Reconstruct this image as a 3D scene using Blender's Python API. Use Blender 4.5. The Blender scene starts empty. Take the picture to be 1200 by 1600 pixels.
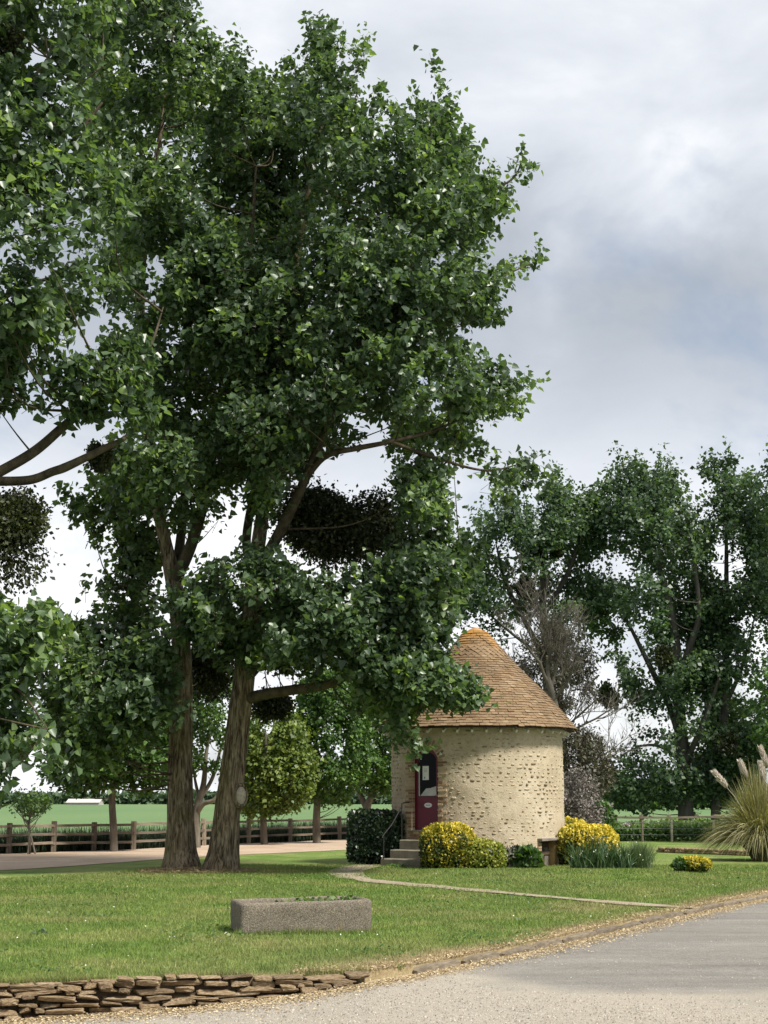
import bpy, math, random
import numpy as np
from mathutils import Vector, Matrix

R = math.radians
sc = bpy.context.scene
rng = np.random.default_rng(7)
random.seed(7)

# ------------------------------------------------------------------ camera
F, CX, CY, CAMZ = 2400.0, 600.0, 800.0, 1.65
PITCH = math.atan(452.0 / F)
cam_d = bpy.data.cameras.new("camera")
cam_d.sensor_fit = 'VERTICAL'
cam_d.sensor_height = 24.0
cam_d.lens = 36.0
cam_d.clip_end = 6000
cam = bpy.data.objects.new("camera", cam_d)
sc.collection.objects.link(cam)
cam.location = (0, 0, CAMZ)
cam.rotation_euler = (math.pi / 2 + PITCH, 0, 0)
sc.camera = cam

# ------------------------------------------------------------------ exposure, sun, sky
sc.view_settings.view_transform = 'Standard'
sc.view_settings.look = 'None'
sc.view_settings.exposure = 1.25
sc.view_settings.gamma = 1.0
sc.view_settings.use_curve_mapping = False
sc.render.engine = 'CYCLES'
sc.cycles.max_bounces = 6
sc.cycles.diffuse_bounces = 3
sc.cycles.glossy_bounces = 2
sc.cycles.transmission_bounces = 3
sc.cycles.transparent_max_bounces = 8

SUN_EL, SUN_AZ = R(52), R(128)        # azimuth measured clockwise from +Y: from the right, a little behind the camera
sun_d = bpy.data.lights.new("sun", 'SUN')
sun_d.energy = 2.9
sun_d.angle = R(10)
sun_d.color = (1.0, 0.95, 0.86)
sun = bpy.data.objects.new("sun", sun_d)
sc.collection.objects.link(sun)
sdir = Vector((math.sin(SUN_AZ) * math.cos(SUN_EL), math.cos(SUN_AZ) * math.cos(SUN_EL), math.sin(SUN_EL)))
sun.rotation_euler = sdir.to_track_quat('Z', 'Y').to_euler()
sun.location = sdir * 60

world = bpy.data.worlds.new("World")
sc.world = world
world.use_nodes = True


def build_sky():
    nt = world.node_tree
    nt.nodes.clear()
    N, L = nt.nodes.new, nt.links.new

    def math_n(op, a, b=None, clamp=False):
        n = N('ShaderNodeMath')
        n.operation = op
        n.use_clamp = clamp
        for i, v in enumerate((a, b)):
            if v is None:
                continue
            if isinstance(v, (int, float)):
                n.inputs[i].default_value = v
            else:
                L(v, n.inputs[i])
        return n.outputs[0]

    out = N('ShaderNodeOutputWorld')
    bg = N('ShaderNodeBackground')
    tc = N('ShaderNodeTexCoord')
    sep = N('ShaderNodeSeparateXYZ')
    L(tc.outputs['Generated'], sep.inputs[0])
    z = math_n('ABSOLUTE', sep.outputs[2])
    den = math_n('ADD', z, 0.50)
    comb = N('ShaderNodeCombineXYZ')
    L(math_n('DIVIDE', sep.outputs[0], den), comb.inputs[0])
    L(math_n('DIVIDE', sep.outputs[1], den), comb.inputs[1])
    comb.inputs[2].default_value = 3.7

    def noise(scale, detail, rough, dist=0.0, off=(0, 0, 0)):
        mp = N('ShaderNodeMapping')
        mp.inputs['Location'].default_value = off
        L(comb.outputs[0], mp.inputs[0])
        n = N('ShaderNodeTexNoise')
        n.inputs['Scale'].default_value = scale
        n.inputs['Detail'].default_value = detail
        n.inputs['Roughness'].default_value = rough
        n.inputs['Distortion'].default_value = dist
        L(mp.outputs[0], n.inputs['Vector'])
        return n.outputs['Fac']

    big = noise(1.7, 5, 0.5, 0.3, (2.1, 0.4, 0))
    fine = noise(5.2, 9, 0.55, 0.35, (0.3, 5.0, 1))
    # darker cloud layer at middle height, its edge broken by the noise
    zz = math_n('ADD', z, math_n('MULTIPLY', math_n('SUBTRACT', big, 0.5), 0.22))
    zz = math_n('ADD', zz, math_n('MULTIPLY', math_n('SUBTRACT', fine, 0.5), 0.16))
    band = N('ShaderNodeValToRGB')
    L(zz, band.inputs[0])
    cr = band.color_ramp
    cr.interpolation = 'B_SPLINE'
    pts = [(0.0, 1.0), (0.16, 0.98), (0.225, 0.74), (0.29, 0.46), (0.34, 0.54), (0.42, 0.76), (0.55, 0.74), (0.8, 0.70)]
    while len(cr.elements) < len(pts):
        cr.elements.new(0.5)
    for e, (p, v) in zip(cr.elements, pts):
        e.position = p
        e.color = (v, v, v, 1)
    t = math_n('ADD', band.outputs[0], math_n('MULTIPLY', math_n('SUBTRACT', fine, 0.5), 0.95))
    t = math_n('ADD', t, math_n('MULTIPLY', math_n('SUBTRACT', big, 0.5), 0.25))
    col = N('ShaderNodeValToRGB')
    L(t, col.inputs[0])
    cc = col.color_ramp
    cpts = [(0.24, (0.168, 0.186, 0.212)), (0.56, (0.246, 0.265, 0.296)), (0.84, (0.350, 0.367, 0.393)), (1.0, (0.455, 0.462, 0.472))]
    while len(cc.elements) < len(cpts):
        cc.elements.new(0.5)
    for e, (p, v) in zip(cc.elements, cpts):
        e.position = p
        e.color = (*v, 1)
    # a little blue sky through thin places
    sky = N('ShaderNodeTexSky')
    sky.sky_type = 'NISHITA'
    sky.sun_disc = False
    sky.sun_elevation = SUN_EL
    sky.sun_rotation = SUN_AZ
    sky.dust_density = 2.0
    sc_sky = N('ShaderNodeVectorMath')
    sc_sky.operation = 'SCALE'
    L(sky.outputs[0], sc_sky.inputs[0])
    sc_sky.inputs['Scale'].default_value = 0.06
    hole = noise(3.4, 6, 0.55, 0.2, (4.0, 1.3, 2))
    hm = N('ShaderNodeMapRange')
    L(hole, hm.inputs[0])
    hm.inputs[1].default_value = 0.56
    hm.inputs[2].default_value = 0.74
    hm.inputs[3].default_value = 0.0
    hm.inputs[4].default_value = 0.75
    mix = N('ShaderNodeMix')
    mix.data_type = 'RGBA'
    L(hm.outputs[0], mix.inputs[0])
    L(col.outputs[0], mix.inputs[6])
    L(sc_sky.outputs[0], mix.inputs[7])
    L(mix.outputs[2], bg.inputs[0])
    bg.inputs[1].default_value = 1.0
    L(bg.outputs[0], out.inputs[0])


build_sky()

# ------------------------------------------------------------------ picture <-> place
cP, sP = math.cos(PITCH), math.sin(PITCH)


def ray(u, v):
    dx, dz = (u - CX) / F, -(v - CY) / F
    return dx, cP - dz * sP, sP + dz * cP


def at(u, v, Y):
    dx, dy, dz = ray(u, v)
    t = Y / dy
    return np.array([dx * t, Y, CAMZ + dz * t]) if np.isscalar(t) else np.stack([dx * t, np.broadcast_to(Y, t.shape), CAMZ + dz * t], -1)


def gp(u, v, z=0.0):
    dx, dy, dz = ray(u, v)
    t = (z - CAMZ) / dz
    return np.array([dx * t, dy * t, z])


def proj(P):
    P = np.asarray(P, float)
    x, y, z = P[..., 0], P[..., 1], P[..., 2] - CAMZ
    d = y * cP + z * sP
    w = -y * sP + z * cP
    return CX + F * x / d, CY - F * w / d


def mpp(Y, v):
    return Y / (F * ray(600, v)[1])


# ------------------------------------------------------------------ scene helpers
COL = sc.collection


def tag(o, label=None, cat=None, group=None, kind=None):
    if label:
        o["label"] = label
    if cat:
        o["category"] = cat
    if group:
        o["group"] = group
    if kind:
        o["kind"] = kind
    return o


def empty(name, loc=(0, 0, 0)):
    o = bpy.data.objects.new(name, None)
    o.location = loc
    o.empty_display_size = 0.2
    COL.objects.link(o)
    return o


def link(name, me, parent=None):
    """Mesh data is in world coordinates; a parent Empty only carries an offset."""
    o = bpy.data.objects.new(name, me)
    COL.objects.link(o)
    if parent is not None:
        o.parent = parent
        off = Vector((0, 0, 0))
        p = parent
        while p is not None:
            off += p.location
            p = p.parent
        o.location = -off
    return o


def mesh_np(name, V, Fc, mat=None, parent=None, smooth=False, attrs=None, kind=None):
    V = np.asarray(V, np.float32).reshape(-1, 3)
    me = bpy.data.meshes.new(name)
    if isinstance(Fc, np.ndarray):
        n, k = Fc.shape
        me.vertices.add(len(V))
        me.vertices.foreach_set("co", V.ravel())
        me.loops.add(n * k)
        me.loops.foreach_set("vertex_index", Fc.astype(np.int32).ravel())
        me.polygons.add(n)
        me.polygons.foreach_set("loop_start", np.arange(0, n * k, k, dtype=np.int32))
        me.update(calc_edges=True)
    else:
        me.from_pydata([tuple(map(float, p)) for p in V], [], Fc)
        me.update()
    if smooth:
        me.polygons.foreach_set("use_smooth", np.ones(len(me.polygons), bool))
    for k_, a in (attrs or {}).items():
        at_ = me.attributes.new(k_, 'FLOAT', 'POINT')
        at_.data.foreach_set("value", np.asarray(a, np.float32))
    if mat is not None:
        me.materials.append(mat)
    if name is None:
        return me
    o = link(name, me, parent)
    if kind:
        o["kind"] = kind
    return o


def unit(v):
    v = np.asarray(v, float)
    return v / np.maximum(np.linalg.norm(v, axis=-1, keepdims=True), 1e-9)


# value noise
_perm = np.random.default_rng(3).random((64, 64, 64))


def vnoise(P, scale=1.0):
    Q = np.asarray(P, float) / scale + 1000.0
    i = np.floor(Q).astype(int)
    f = Q - i
    f = f * f * (3 - 2 * f)
    r = 0
    for a in (0, 1):
        for b in (0, 1):
            for c in (0, 1):
                w = (f[..., 0] if a else 1 - f[..., 0]) * (f[..., 1] if b else 1 - f[..., 1]) * (f[..., 2] if c else 1 - f[..., 2])
                r = r + w * _perm[(i[..., 0] + a) % 64, (i[..., 1] + b) % 64, (i[..., 2] + c) % 64]
    return r


def fbm(P, scale, octv=3):
    s, a, r = 0.0, 1.0, 0.0
    for o in range(octv):
        r = r + a * vnoise(np.asarray(P) + 17.3 * o, scale / 2 ** o)
        s += a
        a *= 0.5
    return r / s


def catmull(pts, n=6):
    p = np.asarray(pts, float)
    if len(p) < 3:
        t = np.linspace(0, 1, n + 1)[:, None]
        return p[0] * (1 - t) + p[-1] * t
    q = np.vstack([2 * p[0] - p[1], p, 2 * p[-1] - p[-2]])
    out = []
    for i in range(1, len(q) - 2):
        for t in np.linspace(0, 1, n, endpoint=False):
            out.append(0.5 * ((2 * q[i]) + (-q[i - 1] + q[i + 1]) * t + (2 * q[i - 1] - 5 * q[i] + 4 * q[i + 1] - q[i + 2]) * t * t + (-q[i - 1] + 3 * q[i] - 3 * q[i + 1] + q[i + 2]) * t ** 3))
    out.append(q[-2])
    return np.array(out)


def tube(path, rad, seg=8, bark=0.0):
    """verts, quads of a tapered tube; bark = relief depth as a share of the radius"""
    path = np.asarray(path, float)
    n = len(path)
    rad = np.broadcast_to(np.asarray(rad, float), (n,)) if np.ndim(rad) == 0 or len(np.atleast_1d(rad)) == n else np.interp(np.linspace(0, 1, n), np.linspace(0, 1, len(rad)), rad)
    T = unit(np.gradient(path, axis=0))
    ref = np.array([0.0, 1.0, 0.05]) if abs(T[0][1]) < 0.9 else np.array([1.0, 0, 0])
    A = unit(np.cross(T, np.broadcast_to(ref, T.shape)))
    B = np.cross(T, A)
    th = np.linspace(0, 2 * math.pi, seg, endpoint=False)
    d = A[:, None, :] * np.cos(th)[None, :, None] + B[:, None, :] * np.sin(th)[None, :, None]
    rr = rad[:, None] * np.ones(seg)[None]
    if bark:
        s = np.concatenate([[0], np.cumsum(np.linalg.norm(np.diff(path, axis=0), axis=1))])
        Q = np.stack([np.cos(th)[None] * 3.2 + 0 * s[:, None], np.sin(th)[None] * 3.2 + 0 * s[:, None], s[:, None] * 0.55 + 0 * th[None]], -1)
        nz = np.abs(vnoise(Q * 2.2) - 0.5) * 2
        rr = rr * (1 + bark * (nz - 0.4) + 0.10 * (vnoise(Q * 0.35) - 0.5))
    V = path[:, None, :] + d * rr[:, :, None]
    i, j = np.meshgrid(np.arange(n - 1), np.arange(seg), indexing='ij')
    a = i * seg + j
    b = i * seg + (j + 1) % seg
    Fq = np.stack([a, b, b + seg, a + seg], -1).reshape(-1, 4)
    return V.reshape(-1, 3), Fq


def join(parts):
    Vs, Fs, o = [], [], 0
    for V, f in parts:
        Vs.append(V)
        Fs.append(f + o)
        o += len(V)
    return np.vstack(Vs), np.vstack(Fs)


# ------------------------------------------------------------------ materials
class NB:
    def __init__(s, name):
        s.m = bpy.data.materials.new(name)
        s.m.use_nodes = True
        s.nt = s.m.node_tree
        s.nt.nodes.clear()
        s.out = s.n('ShaderNodeOutputMaterial')

    def n(s, t):
        return s.nt.nodes.new(t)

    def l(s, a, b):
        s.nt.links.new(a, b)

    def noise(s, scale, detail=4, rough=0.55, stretch=None, coord='Object', dist=0.0):
        tc = s.n('ShaderNodeTexCoord')
        mp = s.n('ShaderNodeMapping')
        if stretch:
            mp.inputs['Scale'].default_value = stretch
        s.l(tc.outputs[coord], mp.inputs[0])
        n = s.n('ShaderNodeTexNoise')
        n.inputs['Scale'].default_value = scale
        n.inputs['Detail'].default_value = detail
        n.inputs['Roughness'].default_value = rough
        n.inputs['Distortion'].default_value = dist
        s.l(mp.outputs[0], n.inputs['Vector'])
        return n.outputs['Fac']

    def ramp(s, fac, pts):
        r = s.n('ShaderNodeValToRGB')
        s.l(fac, r.inputs[0])
        while len(r.color_ramp.elements) < len(pts):
            r.color_ramp.elements.new(0.5)
        for e, (p, c) in zip(r.color_ramp.elements, pts):
            e.position = p
            e.color = (c, c, c, 1) if np.isscalar(c) else (*c, 1)
        return r.outputs[0]

    def mix(s, fac, a, b, mode='MIX'):
        m = s.n('ShaderNodeMix')
        m.data_type = 'RGBA'
        m.blend_type = mode
        for i, v in ((0, fac), (6, a), (7, b)):
            if isinstance(v, (int, float)):
                m.inputs[i].default_value = v
            elif isinstance(v, tuple):
                m.inputs[i].default_value = (*v, 1)
            else:
                s.l(v, m.inputs[i])
        return m.outputs[2]

    def attr(s, name):
        a = s.n('ShaderNodeAttribute')
        a.attribute_name = name
        return a.outputs['Fac']

    def objrnd(s):
        return s.n('ShaderNodeObjectInfo').outputs['Random']

    def bump(s, h, strength=0.4, dist=0.02):
        b = s.n('ShaderNodeBump')
        b.inputs['Strength'].default_value = strength
        b.inputs['Distance'].default_value = dist
        s.l(h, b.inputs['Height'])
        return b.outputs[0]

    def bsdf(s, col, rough=0.8, bump=None, spec=0.3, metal=0.0):
        p = s.n('ShaderNodeBsdfPrincipled')
        if isinstance(col, tuple):
            p.inputs['Base Color'].default_value = (*col, 1)
        else:
            s.l(col, p.inputs['Base Color'])
        if isinstance(rough, (int, float)):
            p.inputs['Roughness'].default_value = rough
        else:
            s.l(rough, p.inputs['Roughness'])
        p.inputs['Specular IOR Level'].default_value = spec
        p.inputs['Metallic'].default_value = metal
        if bump is not None:
            s.l(bump, p.inputs['Normal'])
        return p.outputs[0]

    def done(s, sh):
        s.l(sh, s.out.inputs[0])
        return s.m


def mat_leaf(name, pts, rough=0.45, trans=0.3, tcol=None, spec=0.4, big=0.0):
    b = NB(name)
    f = b.attr('rnd')
    c = b.ramp(f, pts)
    p = b.bsdf(c, rough, spec=spec)
    t = b.n('ShaderNodeBsdfTranslucent')
    tc = b.mix(1.0, c, tcol or (1.5, 1.6, 0.6), 'MULTIPLY')
    b.l(tc, t.inputs[0])
    m = b.n('ShaderNodeMixShader')
    m.inputs[0].default_value = trans
    b.l(p, m.inputs[1])
    b.l(t.outputs[0], m.inputs[2])
    return b.done(m.outputs[0])


def mat_simple(name, c1, c2, scale=8.0, rough=0.85, bump=0.4, dist=0.01, stretch=None, spec=0.25, rnd=0.0, fine=None, lo=0.3, hi=0.7):
    b = NB(name)
    n1 = b.noise(scale, 5, 0.6, stretch)
    c = b.ramp(n1, [(lo, c1), (hi, c2)])
    if rnd:
        r = b.ramp(b.objrnd(), [(0.0, 1 - rnd), (1.0, 1 + rnd)])
        c = b.mix(1.0, c, r, 'MULTIPLY')
    n2 = b.noise(fine or scale * 6, 5, 0.65, stretch)
    c = b.mix(0.5, c, b.ramp(n2, [(0.25, 0.35), (0.75, 1.0)]), 'MULTIPLY') if fine else c
    return b.done(b.bsdf(c, rough, b.bump(n2, bump, dist), spec))


M = {}


def build_materials():
    M['poplar'] = mat_leaf('poplar_leaf', [(0.0, (0.040, 0.070, 0.036)), (0.40, (0.074, 0.122, 0.060)), (0.75, (0.122, 0.186, 0.094)), (0.93, (0.155, 0.230, 0.085)), (1.0, (0.21, 0.30, 0.07))], 0.37, 0.42, spec=0.6)
    M['poplar_far'] = mat_leaf('far_poplar_leaf', [(0.0, (0.030, 0.056, 0.030)), (0.5, (0.062, 0.108, 0.054)), (1.0, (0.115, 0.180, 0.078))], 0.42, 0.38, spec=0.45)
    M['linden'] = mat_leaf('linden_leaf', [(0.0, (0.030, 0.070, 0.018)), (0.6, (0.070, 0.140, 0.032)), (1.0, (0.13, 0.22, 0.05))], 0.5, 0.3)
    M['linden_yellow'] = mat_leaf('pale_linden_leaf', [(0.0, (0.050, 0.085, 0.020)), (0.6, (0.12, 0.17, 0.035)), (1.0, (0.22, 0.27, 0.06))], 0.5, 0.3)
    M['hedge'] = mat_leaf('dark_hedge_leaf', [(0.0, (0.010, 0.024, 0.012)), (0.7, (0.022, 0.044, 0.020)), (1.0, (0.05, 0.085, 0.03))], 0.35, 0.12, spec=0.5)
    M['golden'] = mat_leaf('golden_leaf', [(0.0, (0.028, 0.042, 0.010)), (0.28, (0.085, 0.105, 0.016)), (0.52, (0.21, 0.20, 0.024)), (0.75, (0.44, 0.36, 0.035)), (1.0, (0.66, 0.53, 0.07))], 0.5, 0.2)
    M['limegreen'] = mat_leaf('yellow_green_leaf', [(0.0, (0.08, 0.12, 0.02)), (0.5, (0.17, 0.21, 0.035)), (1.0, (0.36, 0.36, 0.07))], 0.5, 0.25)
    M['mistletoe'] = mat_leaf('mistletoe_leaf', [(0.0, (0.014, 0.020, 0.008)), (0.55, (0.038, 0.049, 0.018)), (1.0, (0.105, 0.122, 0.042))], 0.5, 0.2)
    M['iris'] = mat_leaf('iris_leaf', [(0.0, (0.030, 0.065, 0.028)), (0.6, (0.060, 0.11, 0.045)), (1.0, (0.12, 0.18, 0.08))], 0.4, 0.2)
    M['tuft'] = mat_leaf('grass_tuft_leaf', [(0.0, (0.06, 0.10, 0.05)), (0.6, (0.11, 0.16, 0.08)), (1.0, (0.2, 0.24, 0.12))], 0.5, 0.25)
    M['herb'] = mat_leaf('herb_leaf', [(0.0, (0.035, 0.08, 0.02)), (0.6, (0.075, 0.14, 0.035)), (1.0, (0.15, 0.21, 0.06))], 0.5, 0.3)
    M['tallgrass'] = mat_leaf('tall_grass_leaf', [(0.0, (0.008, 0.018, 0.009)), (0.7, (0.018, 0.036, 0.016)), (1.0, (0.045, 0.07, 0.025))], 0.5, 0.2)  # dark green grass, with the lindens' shade also put into the colour
    M['pampas'] = mat_leaf('pampas_leaf', [(0.0, (0.10, 0.105, 0.045)), (0.5, (0.25, 0.235, 0.11)), (1.0, (0.50, 0.45, 0.27))], 0.5, 0.25)
    M['plume'] = mat_leaf('pampas_plume', [(0.0, (0.55, 0.47, 0.39)), (1.0, (0.85, 0.79, 0.71))], 0.8, 0.3, (1, 1, 1))
    M['blossom'] = mat_leaf('pale_blossom', [(0.0, (0.09, 0.09, 0.07)), (0.45, (0.20, 0.17, 0.16)), (1.0, (0.50, 0.43, 0.42))], 0.7, 0.2, (1, 1, 1))
    M['greyshrub'] = mat_leaf('grey_leaf', [(0.0, (0.06, 0.07, 0.05)), (0.55, (0.17, 0.17, 0.13)), (1.0, (0.38, 0.34, 0.28))], 0.7, 0.2, (1, 1, 1))
    M['brownfoliage'] = mat_leaf('brown_evergreen_leaf', [(0.0, (0.022, 0.026, 0.014)), (0.6, (0.055, 0.056, 0.032)), (1.0, (0.11, 0.10, 0.06))], 0.7, 0.15, (1, 1, 1))
    M['farwood'] = mat_leaf('far_wood_leaf', [(0.0, (0.03, 0.06, 0.035)), (1.0, (0.09, 0.14, 0.07))], 0.7, 0.15)
    M['straw'] = mat_leaf('straw_litter', [(0.0, (0.20, 0.14, 0.07)), (0.5, (0.42, 0.32, 0.18)), (1.0, (0.66, 0.55, 0.36))], 0.8, 0.15, (1, 1, 1))
    M['gravelbits'] = mat_leaf('gravel_bits', [(0.0, (0.16, 0.14, 0.115)), (0.5, (0.29, 0.26, 0.215)), (1.0, (0.46, 0.425, 0.365))], 0.85, 0.0, (1, 1, 1))
    M['petal'] = mat_leaf('daisy_petal', [(0.0, (0.75, 0.74, 0.62)), (1.0, (0.85, 0.85, 0.80))], 0.7, 0.2, (1, 1, 1))

    # grass blades: green to dry by attribute
    def grassmat(name, blade):
        b = NB(name)
        dry = b.attr('dry')
        n1 = b.noise(0.5, 4, 0.6)
        n2 = b.noise(3.0, 4, 0.6)
        g = b.ramp(n1, [(0.30, (0.095, 0.172, 0.032)), (0.50, (0.148, 0.212, 0.052)), (0.70, (0.235, 0.250, 0.095))])
        g = b.mix(0.5, g, b.ramp(n2, [(0.3, (0.5, 0.62, 0.5)), (0.7, (1.45, 1.35, 1.35))]), 'MULTIPLY')
        if blade:
            g = b.mix(1.0, g, b.ramp(b.attr('rnd'), [(0.0, (0.66, 0.74, 0.7)), (0.6, (1.1, 1.15, 1.0)), (1.0, (1.9, 1.7, 1.5))]), 'MULTIPLY')
        d = b.ramp(n2, [(0.3, (0.22, 0.165, 0.085)), (0.7, (0.42, 0.33, 0.19))])
        c = b.mix(dry, g, d)
        if blade:
            p = b.bsdf(c, 0.55, spec=0.3)
            t = b.n('ShaderNodeBsdfTranslucent')
            b.l(c, t.inputs[0])
            m = b.n('ShaderNodeMixShader')
            m.inputs[0].default_value = 0.3
            b.l(p, m.inputs[1])
            b.l(t.outputs[0], m.inputs[2])
            return b.done(m.outputs[0])
        n3 = b.noise(38.0, 4, 0.7)
        c = b.mix(0.6, c, b.ramp(n3, [(0.3, 0.45), (0.7, 1.45)]), 'MULTIPLY')
        return b.done(b.bsdf(c, 0.9, b.bump(n3, 0.9, 0.04), 0.1))
    M['lawn'] = grassmat('lawn_turf', False)
    M['blade'] = grassmat('grass_blade', True)

    b = NB('field_crop')
    n1 = b.noise(0.02, 4, 0.55, (1, 0.25, 1))
    n2 = b.noise(1.2, 3, 0.6)
    c = b.ramp(n1, [(0.3, (0.095, 0.165, 0.068)), (0.7, (0.135, 0.20, 0.085))])
    c = b.mix(0.4, c, b.ramp(n2, [(0.3, 0.7), (0.7, 1.25)]), 'MULTIPLY')
    M['field'] = b.done(b.bsdf(c, 0.9, b.bump(n2, 0.5, 0.1), 0.1))

    # road: old asphalt with pale gravel worn over it by attribute
    b = NB('road_asphalt')
    gv = b.attr('gravel')
    sp = b.noise(55, 4, 0.75)
    sp2 = b.noise(130, 3, 0.7)
    big = b.noise(0.9, 4, 0.6, (0.4, 1.6, 1))
    asp = b.ramp(sp, [(0.32, (0.085, 0.080, 0.072)), (0.5, (0.170, 0.161, 0.147)), (0.70, (0.31, 0.295, 0.268))])
    asp = b.mix(0.8, asp, b.ramp(big, [(0.3, 0.72), (0.7, 1.3)]), 'MULTIPLY')
    asp = b.mix(0.5, asp, b.ramp(b.noise(7, 5, 0.7), [(0.3, 0.7), (0.7, 1.25)]), 'MULTIPLY')
    gr = b.ramp(sp2, [(0.33, (0.19, 0.165, 0.130)), (0.5, (0.335, 0.30, 0.245)), (0.68, (0.50, 0.455, 0.385))])
    gr = b.mix(0.6, gr, b.ramp(b.noise(28, 4, 0.7), [(0.3, 0.7), (0.7, 1.15)]), 'MULTIPLY')
    st = b.attr('straw')
    c = b.mix(gv, asp, gr)
    c = b.mix(st, c, b.ramp(sp, [(0.35, (0.24, 0.18, 0.10)), (0.65, (0.50, 0.40, 0.25))]))
    M['road'] = b.done(b.bsdf(c, 0.9, b.bump(sp2, 0.6, 0.012), 0.15))

    M['drive'] = mat_simple('drive_gravel', (0.38, 0.27, 0.18), (0.52, 0.41, 0.31), 0.8, 0.95, 0.6, 0.02, fine=22)
    M['path'] = mat_simple('path_concrete', (0.27, 0.22, 0.15), (0.40, 0.335, 0.245), 2.5, 0.9, 0.4, 0.01, fine=30)
    M['earth'] = mat_simple('earth', (0.07, 0.05, 0.03), (0.14, 0.10, 0.06), 9, 0.95, 0.6, 0.02)
    M['kerb'] = mat_simple('kerb_concrete', (0.115, 0.092, 0.064), (0.27, 0.225, 0.165), 7, 0.9, 0.6, 0.012, rnd=0.16, fine=60)
    b = NB('lime_stone')
    n1 = b.noise(7, 6, 0.65)
    n2 = b.noise(40, 5, 0.7)
    c = b.ramp(n1, [(0.28, (0.12, 0.085, 0.05)), (0.5, (0.32, 0.235, 0.14)), (0.72, (0.54, 0.46, 0.34))])
    c = b.mix(1.0, c, b.ramp(b.objrnd(), [(0.0, (0.50, 0.49, 0.50)), (0.5, (0.82, 0.78, 0.74)), (1.0, (0.98, 0.99, 1.02))]), 'MULTIPLY')
    c = b.mix(b.ramp(b.noise(4.0, 4, 0.6), [(0.6, 0.0), (0.72, 0.55)]), c, (0.09, 0.10, 0.05))
    M['stone'] = b.done(b.bsdf(c, 0.92, b.bump(n2, 0.7, 0.02), 0.15))
    b = NB('trough_stone')
    n1 = b.noise(75, 5, 0.75)
    n2 = b.noise(6, 4, 0.6)
    c = b.ramp(n1, [(0.34, (0.055, 0.047, 0.038)), (0.5, (0.165, 0.145, 0.118)), (0.68, (0.37, 0.34, 0.285))])
    c = b.mix(0.6, c, b.ramp(n2, [(0.3, (0.75, 0.7, 0.68)), (0.7, (1.15, 1.1, 1.0))]), 'MULTIPLY')
    c = b.mix(b.ramp(b.noise(9, 5, 0.7), [(0.60, 0.0), (0.75, 0.6)]), c, (0.30, 0.24, 0.08))
    M['trough'] = b.done(b.bsdf(c, 0.92, b.bump(n1, 0.9, 0.015), 0.15))

    b = NB('bark')
    n1 = b.noise(15, 5, 0.65, (1, 1, 0.14), dist=0.7)
    n2 = b.noise(44, 5, 0.7, (1, 1, 0.25))
    n3 = b.noise(0.9, 3, 0.6)
    c = b.ramp(n1, [(0.38, (0.040, 0.029, 0.019)), (0.50, (0.170, 0.134, 0.092)), (0.66, (0.36, 0.30, 0.215))])
    c = b.mix(0.6, c, b.ramp(n2, [(0.3, 0.55), (0.7, 1.2)]), 'MULTIPLY')
    c = b.mix(b.ramp(n3, [(0.48, 0.0), (0.7, 0.35)]), c, (0.17, 0.145, 0.04))
    hm = b.mix(0.4, n1, n2)
    M['bark'] = b.done(b.bsdf(c, 0.92, b.bump(hm, 1.0, 0.06), 0.12))
    M['limb'] = mat_simple('limb_bark', (0.030, 0.025, 0.016), (0.110, 0.088, 0.054), 7, 0.9, 0.6, 0.03, (1, 1, 0.5))
    M['twig'] = mat_simple('twig_bark', (0.045, 0.036, 0.024), (0.13, 0.105, 0.07), 3, 0.85, 0.2, 0.01)
    M['deadwood'] = mat_simple('bare_wood', (0.060, 0.054, 0.043), (0.155, 0.142, 0.115), 2, 0.9, 0.3, 0.02)
    M['darkbark'] = mat_simple('dark_bark', (0.035, 0.033, 0.030), (0.085, 0.078, 0.068), 4, 0.9, 0.6, 0.04, (1, 1, 0.2))
    M['youngbark'] = mat_simple('young_bark', (0.08, 0.068, 0.052), (0.19, 0.165, 0.13), 6, 0.9, 0.5, 0.02, (1, 1, 0.3))
    M['cutwood'] = mat_simple('cut_wood', (0.28, 0.24, 0.19), (0.46, 0.41, 0.34), 14, 0.9, 0.3, 0.01)
    M['fencewood'] = mat_simple('weathered_fence_wood', (0.10, 0.078, 0.058), (0.24, 0.195, 0.15), 4, 0.9, 0.5, 0.01, (1, 1, 0.4), rnd=0.3)
    M['palepost'] = mat_simple('pale_post_wood', (0.30, 0.27, 0.20), (0.45, 0.41, 0.31), 5, 0.9, 0.3, 0.01)
    M['wire'] = NB('wire_metal')
    M['wire'] = M['wire'].done(M['wire'].bsdf((0.22, 0.22, 0.22), 0.5, metal=0.8))

    # tower render: cream lime wash over rubble
    b = NB('lime_render')
    n1 = b.noise(1.0, 5, 0.6)
    n2 = b.noise(9, 5, 0.65)
    n3 = b.noise(30, 4, 0.7)
    c = b.ramp(n1, [(0.28, (0.36, 0.295, 0.205)), (0.55, (0.46, 0.39, 0.28)), (0.75, (0.52, 0.45, 0.34))])
    c = b.mix(0.55, c, b.ramp(n2, [(0.28, (0.55, 0.50, 0.44)), (0.5, 1.0), (0.75, 1.08)]), 'MULTIPLY')
    c = b.mix(0.3, c, b.ramp(n3, [(0.3, 0.6), (0.7, 1.2)]), 'MULTIPLY')
    hb = b.mix(0.5, n2, n3)
    M['render'] = b.done(b.bsdf(c, 0.95, b.bump(hb, 0.75, 0.035), 0.1))
    b = NB('rubble_stone')
    n2 = b.noise(22, 4, 0.65)
    c = b.ramp(b.objrnd(), [(0.0, (0.20, 0.15, 0.095)), (0.22, (0.34, 0.27, 0.18)), (0.6, (0.46, 0.38, 0.265)), (1.0, (0.54, 0.46, 0.335))])
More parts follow.
